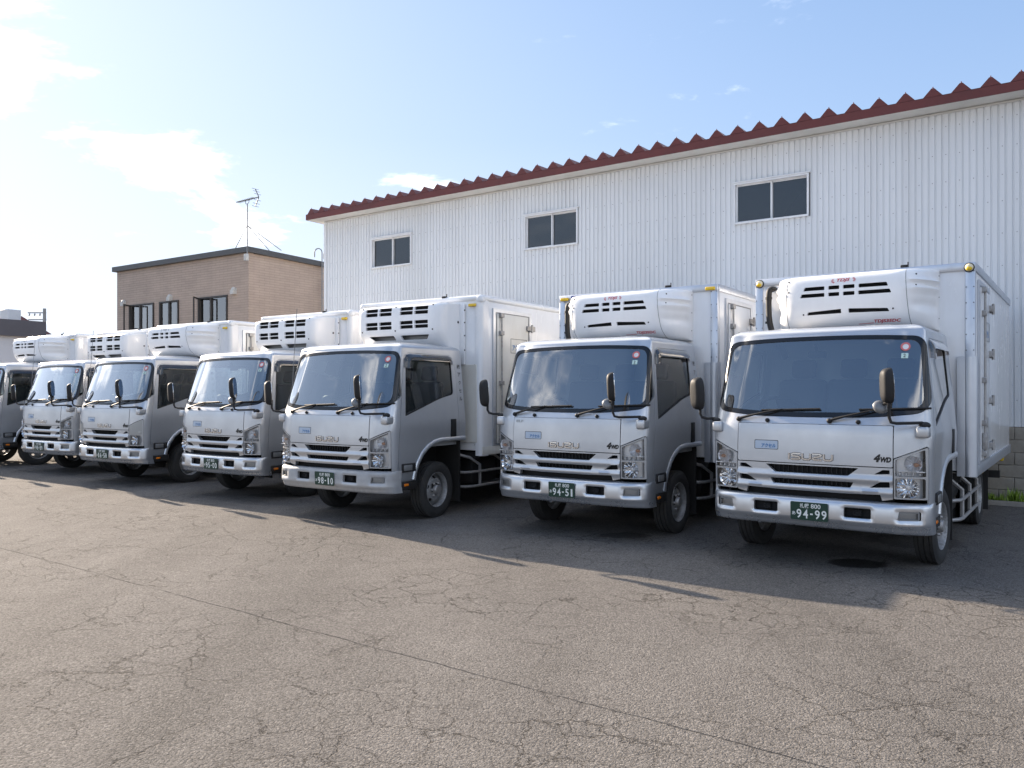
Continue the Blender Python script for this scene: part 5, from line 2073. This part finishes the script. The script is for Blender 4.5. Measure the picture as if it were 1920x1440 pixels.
    def frame():
        mb = MB()
        a, b, c, d = 2.07, 3.08, 0.880, 2.79
        for y0, y1, z0, z1 in ((a, b, d - 0.05, d), (a, b, c, c + 0.02), (a, a + 0.06, c + 0.02, d - 0.05), (b - 0.06, b, c + 0.02, d - 0.05)):
            mb.box(BW - 0.01, BW + 0.012, y0, y1, z0, z1)
        return mb
    part('door_frame', M('box_door_frame', 'aluminium', frame), fr)
    part('door_seal', M('door_seal', 'grey_trim', lambda: MB().box(BW - 0.012, BW + 0.004, 2.12, 3.03, 0.90, 2.745)), fr)
    hg = M('box_hinge', 'old_steel', hinge)
    for z in (2.56, 2.05, 1.53, 1.03):
        part('door_hinge', hg, fr, (BW + 0.018, 3.02, z))
    part('lock_rod', M('lock_rod', 'old_steel', lambda: MB().tube([(BW + 0.045, 2.235, 0.93), (BW + 0.045, 2.235, 2.71)], 0.013, 8)), fr)
    for z in (2.70, 2.45, 1.75, 1.30, 0.98):
        part('rod_bracket', M('rod_bracket', 'old_steel', lambda: MB().rbox(BW + 0.014, BW + 0.062, 2.19, 2.28, -0.03, 0.03, 0.006, 1)), fr, (0, 0, z))
    part('door_latch', M('door_latch', 'old_steel', lambda: MB().rbox(BW + 0.014, BW + 0.05, 2.40, 2.50, 1.24, 1.36, 0.01)), fr)
    part('lock_handle', M('lock_handle', 'old_steel', lambda: MB().rbox(BW + 0.02, BW + 0.07, 2.20, 2.27, 1.02, 1.20, 0.012)), fr)

    def sign_text():
        v, f = fit_text('アクセル', 0.32, 0.085, bold=0.025, shear=0.15)
        return MB().add([(BW + 0.021, y + 2.70, z + 2.26) for y, z in v], f)

    def sign_edge():
        mb = MB()
        for y0, y1, z0, z1 in ((2.50, 2.93, 2.382, 2.388), (2.50, 2.93, 2.18, 2.186), (2.50, 2.506, 2.186, 2.382), (2.924, 2.93, 2.186, 2.382)):
            mb.box(BW + 0.0185, BW + 0.0205, y0, y1, z0, z1)
        return mb
    part('door_lettering', M('door_lettering', 'blue_print', sign_text), fr)
    part('door_sign_edge', M('door_sign_edge', 'black_print', sign_edge), fr)
    part('roof_fitting', M('roof_fitting', 'black_plastic', lambda: MB().rbox(0.43, 0.50, BY0 + 0.0, BY0 + 0.05, BZ1 - 0.002, BZ1 + 0.03, 0.008).tube([(0.50, BY0 + 0.03, BZ1), (0.50, BY0 + 0.03, BZ1 + 0.06)], 0.007, 6)), t)


def round_pillar():
    mb = MB()
    v, f = [], []
    n = 9
    prof = [(BW - 0.10, BY0 - 0.002)]
    for a in np.linspace(0, R(90), 7):
        prof.append((BW - 0.055 + 0.06 * math.sin(a), BY0 + 0.055 - 0.06 * math.cos(a)))
    prof.append((BW + 0.004, BY0 + 0.16))
    for z in (BZ0 - 0.04, BZ1 - 0.06):
        v += [(x, y, z) for x, y in prof]
    n = len(prof)
    f = [(i, i + 1, n + i + 1, n + i) for i in range(n - 1)]
    f += [tuple(range(n)), tuple(range(n, 2 * n))]
    return mb.add(v, f)


def hinge():
    mb = MB()
    mb.rbox(-0.02, 0.028, -0.10, 0.02, -0.035, 0.035, 0.006, 1)
    mb.rbox(-0.02, 0.028, 0.03, 0.12, -0.040, 0.040, 0.006, 1)
    mb.tube([(0.03, 0.02, -0.06), (0.03, 0.02, 0.06)], 0.016, 8)
    return mb


def truck(x, z, yaw, style, label, cfg):
    t = empty('refrigerated_truck', (x, z, 0), -yaw)
    tag(t, label, 'truck', 'refrigerated trucks parked in a row')
    if cfg.get('lamp'):
        t['lamp'] = cfg['lamp']
    cab(t, cfg)
    wheels(t)
    part('chassis', M('chassis', 'chassis_black', chassis), t)
    for sg in (1, -1):
        part('side_guard', M('side_guard', 'old_steel', side_guard), t, None, None, (sg, 1, 1))
    box_parts(t, style)
    if cfg['unit'] == 'a':
        unit_a_parts(t, cfg.get('print', 'grey_print'), cfg.get('no_hose', False))
    else:
        unit_b_parts(t)
    if cfg.get('antenna'):
        part('whip_antenna', M('whip_antenna', 'grey_trim', lambda: MB().tube([(-0.93, 0.28, 1.5), (-0.94, 0.33, 2.0), (-0.93, 0.38, 2.75)], [0.006, 0.005, 0.004], 5)), t)
    if cfg.get('blue_sticker'):
        part('blue_sticker', M('blue_sticker', 'navy_print', lambda: MB().box(-0.93, -0.72, BY0 - 0.009, BY0 - 0.0065, 2.872, 2.925)), t)
    return t


truck(2.700, 7.245, 0.630, 'a', 'nearest silver refrigerated truck at the right, plate 94-99', dict(plate='94-99', unit='a', print='red_print', lamp='round'))
truck(0.554, 8.833, 0.602, 'a', 'silver refrigerated truck with plate 94-51, second from the right', dict(plate='94-51', unit='a', print='red_print', model_badge=True, pillar_text=True, blue_sticker=True))
truck(-2.333, 9.968, 0.575, 'b', 'silver refrigerated truck with scraped bumper and plate 98-10, third from the right', dict(plate='98-10', unit='b', pillar_text=True, bumper='silver_scuffed', antenna=True))
truck(-4.531, 12.031, 0.597, 'b', 'silver refrigerated truck with plate 95-00 in the middle of the row', dict(plate='95-00', unit='b'))
truck(-7.127, 13.896, 0.558, 'b', 'silver refrigerated truck with plate 16-58, third from the left', dict(plate='16-58', unit='a', no_hose=True, new_lamp=True, antenna=True, pillar_text=True))
truck(-9.324, 15.747, 0.577, 'b', 'silver refrigerated truck with plate 98-89, second from the left', dict(plate='98-89', unit='b', antenna=True))
truck(-11.85, 17.30, 0.575, 'b', 'leftmost refrigerated truck, its front cut off by the picture edge', dict(plate='94-12', unit='a', no_hose=True))
